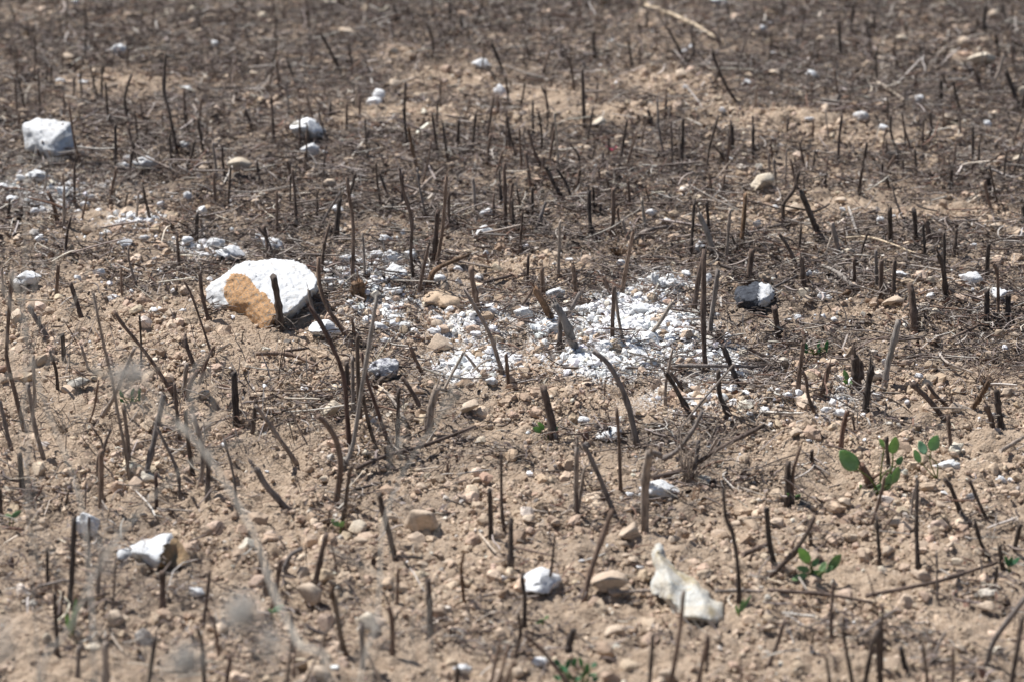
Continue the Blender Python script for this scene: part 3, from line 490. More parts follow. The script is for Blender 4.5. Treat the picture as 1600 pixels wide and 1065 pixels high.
strands('cut_stalk_litter', xy, np.clip(RNG.lognormal(-3.15, .42, n), .02, .12), np.clip(RNG.lognormal(-6.7, .3, n), .0007, .0026), pal(n, LITC, [2, 4, 2, 5, 4, 1.2, .6], .2), 'longer cut dead stalks lying in the litter', .012, .14, 5, .16)
xy = np.concatenate([rand_in_view(700, lambda px, py, x, y: .2 + wl(px, py, x, y)), rand_in_view(500, lambda px, py, x, y: np.exp(-((px - 250) / 320) ** 2 - ((py - 650) / 160) ** 2))]); n = len(xy)
strands('thin_standing_twigs', xy, np.clip(RNG.lognormal(-3.35, .4, n), .015, .075), np.clip(RNG.lognormal(-7.3, .3, n), .0004, .0012), pal(n, LITC, [2, 4, 3, 4, 3, 2, .5], .2), 'thin broken twigs sticking up out of the soil', .001, .35, 4, .12, None, .95)
# leaf scraps: small curled flakes
xy = rand_in_view(42000, wl); n = len(xy)
bz = ground_micro(xy[:, 0], xy[:, 1]) + np.abs(RNG.normal(0, .005, n)) + .001; s = np.clip(RNG.lognormal(-5.9, .4, n), .001, .007)
B = np.array([(-1, -.5, 0), (0, -.62, .35), (1, -.3, 0), (1.1, .3, .1), (0, .6, .4), (-1, .4, .1)]); Rm = rot(n, .7)
W = np.einsum('nij,vj->nvi', Rm, B) * s[:, None, None] + np.stack([xy[:, 0], xy[:, 1], bz], 1)[:, None]
T = (np.array([(0, 1, 4, 5), (1, 2, 3, 4)])[None] + (np.arange(n) * 6)[:, None, None]).reshape(-1, 4)
o = new('leaf_scraps', bigmesh('leaf_scraps', W.reshape(-1, 3), T, np.repeat(pal(n, LITC, [5, 5, 5, 2, .8, 3, .3], .2), 6, 0)), M_litter); o['kind'] = 'stuff'; o['label'] = 'tiny dark curled leaf scraps in the litter'

# ------------------------------------------------------------------ stubble
def smooth_path(pts, n):
    pts = [Vector(p) for p in pts]
    if len(pts) == 2: return [pts[0].lerp(pts[1], i / n) for i in range(n + 1)]
    e = [2 * pts[0] - pts[1]] + pts + [2 * pts[-1] - pts[-2]]; out = []
    segs = len(pts) - 1; per = max(2, round(n / segs))
    for i in range(segs):
        p0, p1, p2, p3 = e[i:i + 4]
        for j in range(per):
            t = j / per; out.append(.5 * ((2 * p1) + (p2 - p0) * t + (2 * p0 - 5 * p1 + 4 * p2 - p3) * t * t + (3 * p1 - p0 - 3 * p2 + p3) * t ** 3))
    return out + [pts[-1]]
def tube(path, rad, sides, rnd, V, F, jag=0.0, knots=(), rough=.13):
    """adds a tapering barky tube along path; rad(t)"""
    n = len(path); up = Vector((0, 1, 0.01)); b0 = len(V); ph = [rnd.uniform(-rough, rough) for _ in range(sides)]
    for i, p in enumerate(path):
        t = i / (n - 1); d = (path[min(i + 1, n - 1)] - path[max(i - 1, 0)]).normalized()
        s = d.cross(up); s = s.normalized() if s.length > 1e-4 else Vector((1, 0, 0)); u = s.cross(d).normalized()
        r = rad(t)
        for k in knots: r *= 1 + .45 * math.exp(-((t - k) / .035) ** 2)
        for j in range(sides):
            a = 2 * math.pi * j / sides; rr = r * (1 + ph[j] + rnd.uniform(-rough, rough))
            q = p + (s * math.cos(a) + u * math.sin(a)) * rr
            if i == n - 1 and jag: q = q + d * (rnd.uniform(-jag, jag) + jag * .8 * math.cos(a + ph[0] * 40)) * r
            V.append(q)
    for i in range(n - 1):
        for j in range(sides):
            j2 = (j + 1) % sides; a = b0 + i * sides; F.append((a + j, a + j2, a + sides + j2, a + sides + j))
    V.append(path[0] + Vector((0, 0, -.003))); c = len(V) - 1
    for j in range(sides): F.append((c, b0 + (j + 1) % sides, b0 + j))
    V.append(path[-1] - (path[-1] - path[-2]).normalized() * rad(1) * .25); c = len(V) - 1; e = b0 + (n - 1) * sides
    for j in range(sides): F.append((c, e + j, e + (j + 1) % sides))
def upright(ptspx, lean):
    b = G(*ptspx[0]); out = [b]
    L = math.hypot(ptspx[-1][0] - ptspx[0][0], ptspx[-1][1] - ptspx[0][1]) * depth(b) / FPX
    n = len(ptspx) - 1
    for i, (px, py) in enumerate(ptspx[1:], 1):
        d = raydir(px, py); t = (b.y + lean * L * i / n) / d[1]; q = Vector((d[0] * t, d[1] * t, CAMH + d[2] * t)); out.append(q)
    return out
RND = random.Random(3)
def make_stem(tone, wpx, polys, name='plant_stem'):
    main = list(polys[0])
    if main[0][1] > 1054:      # the foot stands below the picture's edge
        (x0, y0), (x1, y1) = main[0], main[1]; L = max(1, math.hypot(x1 - x0, y1 - y0)); main[0] = (x0 + (x0 - x1) / L * 45, y0 + (y0 - y1) / L * 45)
    pts = upright(main, RND.uniform(-.22, .22)); org = pts[0].copy()
    D = depth(org); r = wpx * .5 * D / FPX
    py = main[0][1]; blur = abs(py - 545) / 545 * 3.2     # the lens blur widens what was measured
    r *= max(.78, 1 - blur * .2 / max(wpx, 1))
    r *= .84 if py > 540 else .92
    r = max(r, .0010)
    V, F = [], []; n = 7 if wpx < 4 else 10
    if len(main) > 2: n = 12
    path = smooth_path([p - org for p in pts], n); path[0] = path[0] - (path[1] - path[0]).normalized() * .006
    t0 = RND.uniform(.82, 1.0)
    kn = [RND.uniform(.15, .9) for _ in range(RND.choice([0, 1, 1, 2]))]
    fl = RND.uniform(.1, .4)
    tube(path, lambda t: r * (1 + fl * math.exp(-t * 9)) * (1 + (t0 - 1) * t), 9 if wpx > 4 else 6, RND, V, F, RND.uniform(.5, 1.5) if r < .0025 else RND.uniform(.15, .7), kn)
    if r > .0016 and RND.random() < .45:      # split, frayed cut end
        for _ in range(RND.choice([1, 2, 2, 3])):
            e = path[-1]; dd = (path[-1] - path[-2]).normalized(); sd = Vector((RND.uniform(-1, 1), RND.uniform(-1, 1), 0)) * .75
            tube([e + sd * r * .9 - dd * r * 2, e + sd * r + dd * r * RND.uniform(.5, 1.5), e + sd * r * RND.uniform(1, 2.2) + dd * r * RND.uniform(1.8, 4.5)], lambda t: r * .26 * (1 - .7 * t), 4, RND, V, F, .3)
    for kk in kn:               # a little spur where a twig broke off
        if RND.random() < .5 and r > .0015:
            p = path[min(len(path) - 1, int(kk * len(path)))]; a = RND.uniform(0, 6.28); d = Vector((math.cos(a), math.sin(a) * .5, RND.uniform(.3, 1.0))).normalized()
            tube(smooth_path([p, p + d * r * RND.uniform(2, 4.5)], 3), lambda t: r * .45 * (1 - .3 * t), 5, RND, V, F, .6)
    o = new(name, pym(name, V, F), BARK[tone], None, org)
    for br in polys[1:]:
        bp = []
        for i, (px, py) in enumerate(br):
            d = raydir(px, py); t = (org.y + .1 * i * .02) / d[1]; bp.append(Vector((d[0] * t, d[1] * t, CAMH + d[2] * t)) - org)
        V, F = [], []; tube(smooth_path(bp, 8), lambda t: r * .72 * (1 - .2 * t), 7, RND, V, F, 1.2, [RND.uniform(.3, .8)])
        new('side_branch', pym('side_branch', V, F), BARK[tone], o)
    b, t = main[0], main[-1]; dx, dy = t[0] - b[0], b[1] - t[1]; H = math.hypot(dx, dy) * D / FPX
    hw = 'short' if H < .055 else ('tall' if H > .125 else 'mid-height')
    ww = 'thick' if r > .0042 else ('thin' if r < .0019 else '')
    lw = 'upright' if abs(dx) < .14 * dy else ('leaning left' if dx < 0 else 'leaning right')
    tw = {'k': 'charred black', 'b': 'dark brown', 'r': 'reddish brown', 'g': 'grey', 'l': 'bleached pale', 't': 'tawny'}[tone]
    fw = ' '.join(q for q in (hw, ww, tw) if q)
    THINGS.append([o, 'forked stem' if len(polys) > 1 else 'stem', fw, lw, (b[0] + t[0]) / 2, (b[1] * .7 + t[1] * .3), 'plant stem', 'cut plant stems standing in the field'])
    return o
def make_twig(tone, wpx, polys, name='fallen_twig'):
    pts = []
    for i, (px, py) in enumerate(polys[0]): pts.append(G(px, py))
    D = depth(pts[0]); r = max(.0009, wpx * .42 * D / FPX)
    for i, p in enumerate(pts): p.z += r + .007 + (0.004 if 0 < i < len(pts) - 1 else 0)
    org = pts[0].copy(); V, F = [], []
    tube(smooth_path([p - org for p in pts], 14), lambda t: r * (1 - .25 * t), 8, RND, V, F, 1.4, [RND.uniform(.2, .8), RND.uniform(.2, .8)], .13)
    o = new(name, pym(name, V, F), M_straw if tone == 's' else BARK[tone], None, org)
    tw = {'k': 'charred black', 'b': 'dark brown', 'r': 'reddish brown', 'g': 'grey', 'l': 'bleached pale', 't': 'tawny', 's': 'straw yellow'}[tone]
    L = (pts[-1] - pts[0]).length; mx = sum(p[0] for p in polys[0]) / len(polys[0]); my = sum(p[1] for p in polys[0]) / len(polys[0])
    THINGS.append([o, 'fallen twig' if tone != 's' else 'fallen straw', ('long ' if L > .15 else 'short ') + ('thick ' if r > .0035 else '') + tw, 'lying', mx, my, 'twig', 'twigs lying on the soil'])
JOBS = []
for tile, block in STEMDATA.items():
    for tone, w, polys in parse(block):
        gp = [[glob(tile, q) for q in p] for p in polys]
        if tone[0] == '_': make_twig(tone[1], w * K, gp)
        else: JOBS.append((tone, w * K, gp, math.hypot(gp[0][0][0] - gp[0][-1][0], min(gp[0][0][1], 1065) - gp[0][-1][1]) * (w * K + 2)))
JOBS.sort(key=lambda j: -j[3]); rest = []
for k, j in enumerate(JOBS):
    o = make_stem(*j[:3])
    if k >= 300: rest.append(o); THINGS.pop()
# the smallest, mostly far stems become one object
for q_ in range(300):
    px, py = RND.uniform(-60, 1660), RND.uniform(-40, 345)
    if q_ > 340: px, py = RND.uniform(300, 1660), RND.uniform(330, 600)
    if q_ < 340 and RND.random() < .25: py = RND.uniform(-60, 80)
    hgt = RND.uniform(18, 50) * (1 + py / 900); lean_ = RND.gauss(0, .16)
    rest.append(make_stem(RND.choice('kkkkbbbg'), RND.uniform(2.2, 4.4) * (1 + py / 900), [[(px, py), (px + lean_ * hgt * .6 + RND.uniform(-1, 1), py - hgt * .55), (px + lean_ * hgt, py - hgt)]])); THINGS.pop()
V, F, MI, mats = [], [], [], list(BARK.values())
for o in rest:
    for q in [o] + list(o.children):
        b0 = len(V); V += [v.co + o.location for v in q.data.vertices]; F += [tuple(b0 + i for i in p.vertices) for p in q.data.polygons]; MI += [mats.index(q.data.materials[0])] * len(q.data.polygons)
for o in rest:
    for q in list(o.children) + [o]: bpy.data.objects.remove(q)
me = pym('distant_stubble', V, F)
for m_ in mats: me.materials.append(m_)
me.polygons.foreach_set('material_index', MI); o = new('distant_stubble', me, None); o['kind'] = 'stuff'; o['label'] = 'smallest cut stems of the stubble, mostly in the far half'

# ------------------------------------------------------------------ stones outlined one by one
def relief(name, m, org_px, sc, outline, inner, basepx, thick, rough=.0012, res=.0032, part=None, ystep=None, lump=0.0, rnd_edge=.45):
    """a solid stone: front surface through measured points with their own depths, a back of real thickness"""
    gx, gy = org_px; O = [(gx + p[0] / sc, gy + p[1] / sc, p[2]) for p in outline]; I = [(gx + p[0] / sc, gy + p[1] / sc, p[2]) for p in inner]
    base = G(*basepx); D0 = depth(base)
    if ystep is not None:      # depth grows up the picture
        yb = max(p[1] for p in O); O = [(p[0], p[1], p[2] + (yb - p[1]) * ystep) for p in O]; I = [(p[0], p[1], p[2] + (yb - p[1]) * ystep) for p in I]
    C = O + I; c2 = [Vector((p[0], p[1])) for p in C]; no = len(O)
    r = geometry.delaunay_2d_cdt(c2, [(i, (i + 1) % no) for i in range(no)], [], 1, 1e-5)
    cv, ct, orig = r[0], r[2], r[3]; cd = [C[o[0]][2] if o else 0 for o in orig]
    tri = [(np.array([cv[i][:] for i in t]), [cd[i] for i in t]) for t in ct]
    def dep(q):
        best = None
        for (A, d) in tri:
            a, b, c = A; den = (b[1] - c[1]) * (a[0] - c[0]) + (c[0] - b[0]) * (a[1] - c[1])
            if abs(den) < 1e-9: continue
            l1 = ((b[1] - c[1]) * (q[0] - c[0]) + (c[0] - b[0]) * (q[1] - c[1])) / den; l2 = ((c[1] - a[1]) * (q[0] - c[0]) + (a[0] - c[0]) * (q[1] - c[1])) / den
            l3 = 1 - l1 - l2; mn = min(l1, l2, l3)
            if mn >= -1e-6: return l1 * d[0] + l2 * d[1] + l3 * d[2]
            if best is None or mn > best[0]: best = (mn, l1 * d[0] + l2 * d[1] + l3 * d[2])
        return best[1]
    step = res * FPX / D0; rim = []; rg = random.Random(len(name) + no)
    for i in range(no):
        a, b = O[i], O[(i + 1) % no]; L = math.hypot(b[0] - a[0], b[1] - a[1]); k = max(1, int(L / step))
        for j in range(k):
            t = j / k; nxn, nyn = (b[1] - a[1]) / L, -(b[0] - a[0]) / L; w = rg.uniform(-.35, .35) * step if j else 0
            rim.append((a[0] + (b[0] - a[0]) * t + nxn * w, a[1] + (b[1] - a[1]) * t + nyn * w))
    def inside(q, poly):
        c = False; n = len(poly)
        for i in range(n):
            a, b = poly[i], poly[i - 1]
            if (a[1] > q[1]) != (b[1] > q[1]) and q[0] < (b[0] - a[0]) * (q[1] - a[1]) / (b[1] - a[1]) + a[0]: c = not c
        return c
    ra = np.array(rim); pts = list(rim); x0, y0 = ra.min(0); x1, y1 = ra.max(0); yy = y0; row = 0
    while yy < y1:
        xx = x0 + (step / 2 if row % 2 else 0)
        while xx < x1:
            q = (xx + rg.uniform(-.25, .25) * step, yy + rg.uniform(-.25, .25) * step)
            if inside(q, rim) and np.min(np.hypot(ra[:, 0] - q[0], ra[:, 1] - q[1])) > step * .55: pts.append(q)
            xx += step
        yy += step * .87; row += 1
    nr = len(rim); r = geometry.delaunay_2d_cdt([Vector(p) for p in pts], [(i, (i + 1) % nr) for i in range(nr)], [], 1, 1e-6)
    fv = [v[:] for v in r[0]]; ft = [tuple(t) for t in r[2]]; isrim = [bool(o) and o[0] < nr for o in r[3]]
    A = np.array(fv); ed = np.min(np.hypot(A[:, 0][:, None] - ra[:, 0], A[:, 1][:, None] - ra[:, 1]), 1) * D0 / FPX
    dd = np.array([dep(q) for q in fv])
    Fr = np.array([P(q[0], q[1], D0 + d)[:] for q, d in zip(fv, dd)])
    nz = fbm3(Fr * 160, 3, 3)[:, None]; nz2 = fbm3(Fr * 45, 8, 3)[:, None]
    dirs = Fr - np.array((0, 0, CAMH)); dirs /= np.linalg.norm(dirs, axis=1)[:, None]
    env = np.clip(ed / .006, .25, 1)[:, None]; Fr = Fr + dirs * (nz * rough * 4 + nz2 * lump) * env - dirs * (np.minimum(ed, .006) * rnd_edge)[:, None]
    Fr += np.stack([fbm3(Fr * 220 + 9, 21, 2), np.zeros(len(Fr)), fbm3(Fr * 220 + 5, 22, 2)], 1) * rough * 2.5
    Bk = np.array([P(q[0], q[1], D0 + d)[:] for q, d in zip(fv, dd)]) + dirs * (.004 + thick * np.sqrt(np.clip(ed / .03, 0, 1)))[:, None]
    org = np.array(base[:]); n = len(fv); V = np.concatenate([Fr, Bk]) - org
    back = [(t[0] + n, t[2] + n, t[1] + n) for t in ft]
    from collections import Counter
    ec = Counter(); dirE = {}
    for t in ft:
        for i in range(3): e = (t[i], t[(i + 1) % 3]); ec[tuple(sorted(e))] += 1; dirE[tuple(sorted(e))] = e
    sides = [(dirE[k][1], dirE[k][0], dirE[k][0] + n, dirE[k][1] + n) for k, c in ec.items() if c == 1]
    # front faces must look at the camera
    t = ft[0]; a, b, c = (Vector(Fr[i]) for i in t); flip = (b - a).cross(c - a).dot(Vector((0, -1, .3))) < 0
    fl = (lambda f: tuple(reversed(f))) if flip else (lambda f: f)
    main, sub = [], []
    pp = [(gx + p[0] / sc, gy + p[1] / sc) for p in part[2]] if part else None
    for t in ft:
        q = (sum(fv[i][0] for i in t) / 3 + rg.uniform(-.7, .7), sum(fv[i][1] for i in t) / 3 + rg.uniform(-.7, .7))
        (sub if pp and inside(q, pp) else main).append(fl(t))
    o = new(name, pym(name, V, main + [fl(f) for f in back] + [fl(f) for f in sides]), m, None, Vector(org))
    if part: new(part[0], pym(part[0], V, sub), part[1], o)
    for ob in [o] + list(o.children):
        mm = ob.data; import bmesh
        bm = bmesh.new(); bm.from_mesh(mm); bmesh.ops.delete(bm, geom=[v for v in bm.verts if not v.link_faces], context='VERTS'); bm.to_mesh(mm); bm.free()
    return o
o = relief('plaster_lump', M_white, (300, 390), 6.66,
  [(140,420,.095),(200,345,.10),(370,240,.115),(450,160,.13),(580,120,.14),(680,120,.145),(850,95,.15),(1000,110,.145),(1090,125,.135),(1180,170,.12),(1250,240,.10),(1300,300,.08),(1310,430,.12),(1240,540,.125),(1180,650,.125),(1140,740,.115),(1030,800,.10),(940,850,.085),(760,855,.0),(640,770,.03),(520,680,.055),(430,690,.06),(370,620,.075),(290,660,.065),(200,610,.085),(160,540,.09)],
  [(385,300,.085),(330,420,.075),(390,580,.06),(470,250,.085),(550,265,.08),(700,430,.045),(780,480,.03),(880,600,.005),(890,700,-.002),(1000,655,.003),(1080,600,.012),(1180,500,.03),(1280,400,.05),(600,550,.035),(700,700,.015),(750,250,.092),(1000,300,.08),(1000,480,.035),(1150,300,.082),(250,450,.085)],
  (430, 519), .09, .0019, .0024, ('orange_face', M_orange, [(400,260),(470,245),(550,258),(620,330),(700,430),(780,475),(820,540),(885,610),(895,700),(870,840),(740,860),(640,790),(520,690),(420,700),(385,600),(340,500),(322,420),(350,350),(380,300)]))
tag(o, 'largest white plaster lump with a rough orange face on its left side', 'rubble'); LM = [('orange-faced white lump', 410, 460, 45)]
o = relief('cream_stone', M_cream, (1000, 830), 6.26,
  [(190,105,0),(230,150,0),(250,230,.01),(300,300,.012),(370,380,.015),(430,400,.015),(530,450,.015),(600,540,.015),(670,580,.015),(700,660,.012),(810,690,.012),(820,860,.0),(760,930,.005),(680,950,.012),(560,900,.008),(430,890,.008),(370,850,.010),(310,790,.012),(290,730,.012),(220,650,.010),(110,600,.012),(105,520,.012),(130,440,.010),(160,370,.010),(120,300,.010),(115,200,.010),(150,120,.0)],
  [(175,200,-.012),(225,330,-.014),(292,480,-.026),(272,640,-.022),(340,470,-.012),(420,560,-.006),(390,760,-.016),(480,620,-.018),(560,560,-.014),(640,700,-.026),(560,840,-.030),(690,870,-.022),(745,760,-.012),(440,830,-.026),(560,700,-.020)],
  (1080, 980), .05, .0004, .0028, None, .00085, .0, .1)
tag(o, 'long jagged cream and white stone lying at an angle near the bottom', 'stone'); LM.append(('long cream stone', 1075, 915, 40))
o = relief('plaster_block', M_white, (20, 170), 10.65,
  [(165,260,.0),(210,225,.01),(270,215,.02),(400,150,.02),(620,180,.02),(800,210,.02),(960,230,.02),(1000,400,.02),(1040,600,.015),(1020,760,.015),(930,880,.01),(760,930,0),(620,900,0),(520,780,.005),(380,740,.01),(300,720,.015),(200,690,.02),(180,450,.01)],
  [(300,350,-.015),(600,380,-.02),(800,400,-.02),(560,700,-.02),(760,700,-.018),(880,700,-.006),(900,480,-.006),(430,560,-.018),(700,500,-.026)],
  (85, 255), .07, .0022, .0036, None, .0005, .006)
tag(o, 'squarish white plaster block with a shaded right side at the upper left', 'rubble'); LM.append(('square white block', 78, 218, 35))
o = relief('plaster_flake', M_white, (160, 820), 10,
  [(230,450,.02),(260,380,.02),(400,350,.02),(550,265,.02),(800,190,.02),(950,125,.02),(1080,120,.02),(1110,190,.02),(1200,260,.02),(1290,330,.02),(1360,450,.02),(1370,580,.01),(1250,620,.0),(1000,650,0),(850,680,0),(700,620,.01),(600,540,.02),(450,500,.02),(300,550,.02),(235,510,.02)],
  [(980,285,-.01),(915,430,-.016),(885,570,-.018),(700,450,-.008),(500,420,.0),(1150,450,.01),(1000,200,.0)],
  (255, 890), .035, .0012, .0034, ('brown_face', M_brownface, [(1115,190),(1050,250),(980,285),(930,400),(885,560),(880,690),(1000,690),(1500,650),(1500,200)]), .0003, .002)
tag(o, 'wedge of white plaster with a brown right face at the lower left', 'rubble'); LM.append(('brown-faced white wedge', 245, 858, 35))
o = relief('plaster_sliver', M_white, (850, 600), 4.26,
  [(322,365,.01),(370,310,.01),(440,275,.01),(490,265,.01),(520,300,.01),(525,340,.005),(480,362,0),(400,374,0)], [(380,350,-.006),(440,312,-.006),(500,290,-.004)],
  (950, 686), .03, .0008, .0028, None, .0012)
tag(o, 'flat pointed white sliver tilted out of bare soil at the middle', 'rubble'); LM.append(('tilted white sliver', 950, 675, 22))
o = relief('angular_stone', M_tan, (600, 420), 5.32,
  [(325,235,.01),(385,190,.02),(440,155,.03),(540,195,.03),(600,215,.03),(640,245,.02),(662,310,.005),(640,332,0),(480,322,0),(370,297,0),(330,270,0)], [(370,280,-.014),(500,305,-.018),(545,262,-.012),(620,248,-.002),(450,220,.0)],
  (690, 484), .045, .0005, .0026, None, .0006)
tag(o, 'angular tan stone with a flat sunlit top and shaded front edge', 'stone'); LM.append(('angular tan stone', 690, 465, 28))
o = relief('charcoal_stone', M_dark, (1130, 420), 13.3,
  [(230,500,.02),(290,380,.02),(400,360,.02),(520,370,.02),(600,290,.025),(720,290,.025),(840,310,.025),(970,330,.02),(1070,460,.02),(1040,600,.015),(980,720,.01),(900,790,.005),(800,800,.0),(770,950,.01),(600,940,.01),(480,880,.01),(400,830,.01),(280,800,.01),(240,650,.015)],
  [(420,480,.0),(600,450,-.005),(735,400,-.004),(740,600,-.016),(560,660,-.016),(450,640,-.012),(720,760,-.014),(900,450,-.002),(900,640,-.014),(1000,520,-.002),(330,560,-.002)],
  (1180, 492), .04, .0022, .0024, ('white_side', M_white, [(725,270),(740,400),(730,560),(745,760),(800,790),(900,800),(1100,700),(1100,300)]), .0006)
tag(o, 'charcoal black stone whose right side is white and veined', 'stone'); LM.append(('black-and-white stone', 1178, 466, 32))

# ------------------------------------------------------------------ stones from a small stock of shapes
def rock_mesh(nm, seed, **k):
    V, F = rock_shape(4 if k.pop('hi', False) else 3, seed, **k); return pym(nm, V, [tuple(int(i) for i in f) for f in F])
def stock(nm, m, seeds, **k):
    L = []
    for s in seeds: me = rock_mesh(nm, s, **k); me.materials.append(m); L.append(me)
    return L
S_white = stock('white_pebble', M_whitepeb, range(10), rough=.55, cuts=3, freq=2.2, squash=.85)
S_whiteb = stock('white_chunk', U_white, range(30, 34), rough=.55, cuts=5, freq=1.8, squash=.85, hi=True)
S_tan = stock('tan_stone', U_tan, range(50, 64), rough=.30, cuts=15, freq=1.4, squash=.85, lo=.42, hi_=.72)
S_pale = stock('pale_stone', M_pale, range(60, 68), rough=.30, cuts=14, freq=1.4, squash=.8, lo=.42, hi_=.72)
S_dark = stock('dark_stone', U_dark, range(70, 72), rough=.4, cuts=7)
S_grey = stock('grey_stone', M_greystone, range(80, 82), rough=.3, cuts=10)
S_speck = stock('speckled_stone', M_speck, [90], rough=.6, cuts=3, freq=2.2, hi=True)
def put_rock(name, stocks, px, py, w, h, word, cat, group, rnd, label=None, minor=.85):
    g = G(px, py + h * .38); D = depth(g); u = D / FPX; W = w * u / 2; Yd = W * minor
    H = max(W * .55, (h * u / 2 - Yd * .28) / .94); H = min(H, W * 1.3)
    xs = g.x + W * np.array([-.7, 0, .7, 0, 0, -.4, .4]); ys = g.y + Yd * np.array([0, -.6, 0, .6, 0, .3, .3]); gz = float(np.percentile(ground_micro(xs, ys), 70))
    gz += (.005 if py < 450 else .002) * float(masks(np.array([g.x]), np.array([g.y]))[0][0])
    o = new(name, stocks[rnd.randrange(len(stocks))], None, None, (g.x, g.y + Yd * .2, gz + H * .72))
    o.scale = (W, Yd, H / .75); o.rotation_euler = (rnd.uniform(-.25, .25), rnd.uniform(-.25, .25), rnd.uniform(-.45, .45) + (math.pi if rnd.random() < .5 else 0))
    if label: tag(o, label, cat, group)
    else:
        sz = w * u; word_ = ('tiny ' if sz < .008 else 'small ' if sz < .013 else 'medium ' if sz < .022 else 'large ') + word
        sh = 'elongated' if w > 2.0 * h else ('squat' if w > 1.35 * h else 'rounded')
        THINGS.append([o, name.replace('_', ' '), word_, sh, px, py, cat, group])
    return o
WP = [(139,76,8,8),(95,130,12,9),(131,130,14,10),(292,138,13,10),(288,234,13,11),(193,262,14,12),(228,258,30,18),(200,248,10,8),(128,240,7,8),(336,70,10,10),(185,85,22,9),(117,8,10,12),(752,102,22,14),(782,141,17,18),(484,239,22,20),(508,243,7,6),(592,152,16,18),(584,165,18,10),(1122,7,20,12),(1192,50,8,8),(1070,81,8,6),(1081,78,9,7),(1167,129,12,10),(1071,137,7,7),(1129,174,9,8),(1140,248,9,8),
(1269,120,16,11),(1436,155,11,11),(1345,191,18,9),(1380,201,13,9),(1543,197,11,12),(1573,245,7,5),(1265,182,12,8),(61,280,24,14),(33,284,14,9),(6,294,11,9),(19,317,16,12),(100,302,26,16),(109,291,12,9),(107,316,12,9),(55,332,11,11),(67,334,8,8),(133,318,12,10),(122,328,8,7),(143,309,8,8),(251,320,12,10),(294,313,10,12),(218,312,12,7),(316,333,15,16),(63,379,13,8),(195,385,22,10),(216,404,9,9),(155,428,18,12),(176,464,18,14),(122,438,10,11),
(41,440,34,22),(241,485,12,9),(252,487,10,8),(285,489,9,6),(205,460,6,6),(169,364,11,7),(226,370,12,7),(293,383,13,9),(314,389,11,12),(336,386,20,16),(347,378,8,7),(319,400,14,8),(360,399,34,26),(242,402,7,6),(762,339,19,9),(757,365,20,18),(602,376,18,12),(630,376,7,8),(589,400,18,14),(614,408,24,22),(641,401,24,22),(543,410,22,16),(564,413,10,12),(575,418,10,10),(512,413,12,8),(512,424,14,10),(515,440,14,12),(516,450,10,10),(535,448,9,10),
(590,431,10,8),(620,437,30,14),(583,446,16,12),(601,444,14,12),(580,455,20,12),(546,480,12,8),(555,489,10,9),(575,500,14,8),(614,498,24,14),(590,494,10,8),(595,513,18,12),(571,505,10,8),(602,530,12,9),(508,517,38,20),(686,442,15,12),(717,442,9,9),(747,441,10,9),(716,421,12,8),(760,398,8,8),(763,484,18,8),(742,497,12,14),(683,502,14,9),(678,523,14,8),(527,330,16,8),(550,310,7,7),(425,387,28,18),(404,380,10,14),
(1018,333,14,11),(1094,388,15,17),(1043,352,10,8),(970,417,10,9),(890,408,12,8),(868,458,22,16),(857,465,8,8),(818,493,24,14),(862,513,20,16),(850,520,16,12),(905,483,14,10),(1183,352,11,12),(1124,384,8,9),(1107,440,10,12),(1023,441,12,16),(1036,447,8,10),(1052,444,22,18),(1072,432,12,10),(995,482,28,22),(1016,527,28,22),(984,456,14,12),(1020,463,10,8),(973,488,16,14),(980,579,14,12),(904,517,8,8),(990,530,18,12),(955,500,14,10),(938,520,12,10),(1040,500,14,10),(1060,515,12,9),(945,545,20,14),(925,505,16,10),(1000,505,12,9),(900,540,12,10),(910,463,12,10),
(1212,323,8,8),(1316,334,8,8),(1397,335,6,6),(1375,352,9,8),(1263,432,11,8),(1284,470,10,12),(1295,473,8,7),(1407,438,14,13),(1455,465,12,6),(1517,440,28,12),(1520,454,5,6),(1559,463,24,12),(1579,455,8,6),(1246,500,13,8),(1231,503,9,7),(1309,493,5,5),(1522,388,8,6),(1203,550,6,8),(1311,588,12,8),(1313,608,12,9),(1203,615,8,8),(1289,640,11,9),(1313,646,16,12),(1382,562,8,10),(1434,592,13,6),(1470,600,8,5),
(1370,616,14,10),(1390,613,5,4),(1412,686,9,6),(1264,690,7,5),(1425,725,9,6),(1483,729,26,13),(1464,730,10,7),(1565,745,14,12),(1476,765,9,6),(1516,779,12,14),(1531,668,8,6),(1204,665,7,5),(1580,751,10,6),(1286,700,6,5),(1551,648,6,8),(912,659,14,7),(1196,641,14,14),(1140,658,9,6),(1103,632,9,10),(1070,622,14,10),(1033,674,8,5),(1171,655,8,6),(1030,768,46,26),(985,776,12,7),
(417,737,6,5),(768,604,22,9),(591,658,6,6),(138,822,28,36),(307,924,20,12),(785,902,14,9),(1001,884,11,7),(846,909,48,30),(843,1038,18,12),(722,1047,22,10),(1346,862,9,6),(909,871,8,5),(620,460,14,10),(640,470,10,8),(628,480,12,8),(700,540,12,9),(720,555,14,10),(745,570,14,10),(760,555,12,9),(775,575,14,9),(735,590,12,8),(690,560,10,8),(1270,575,9,6),(1120,490,8,6)]
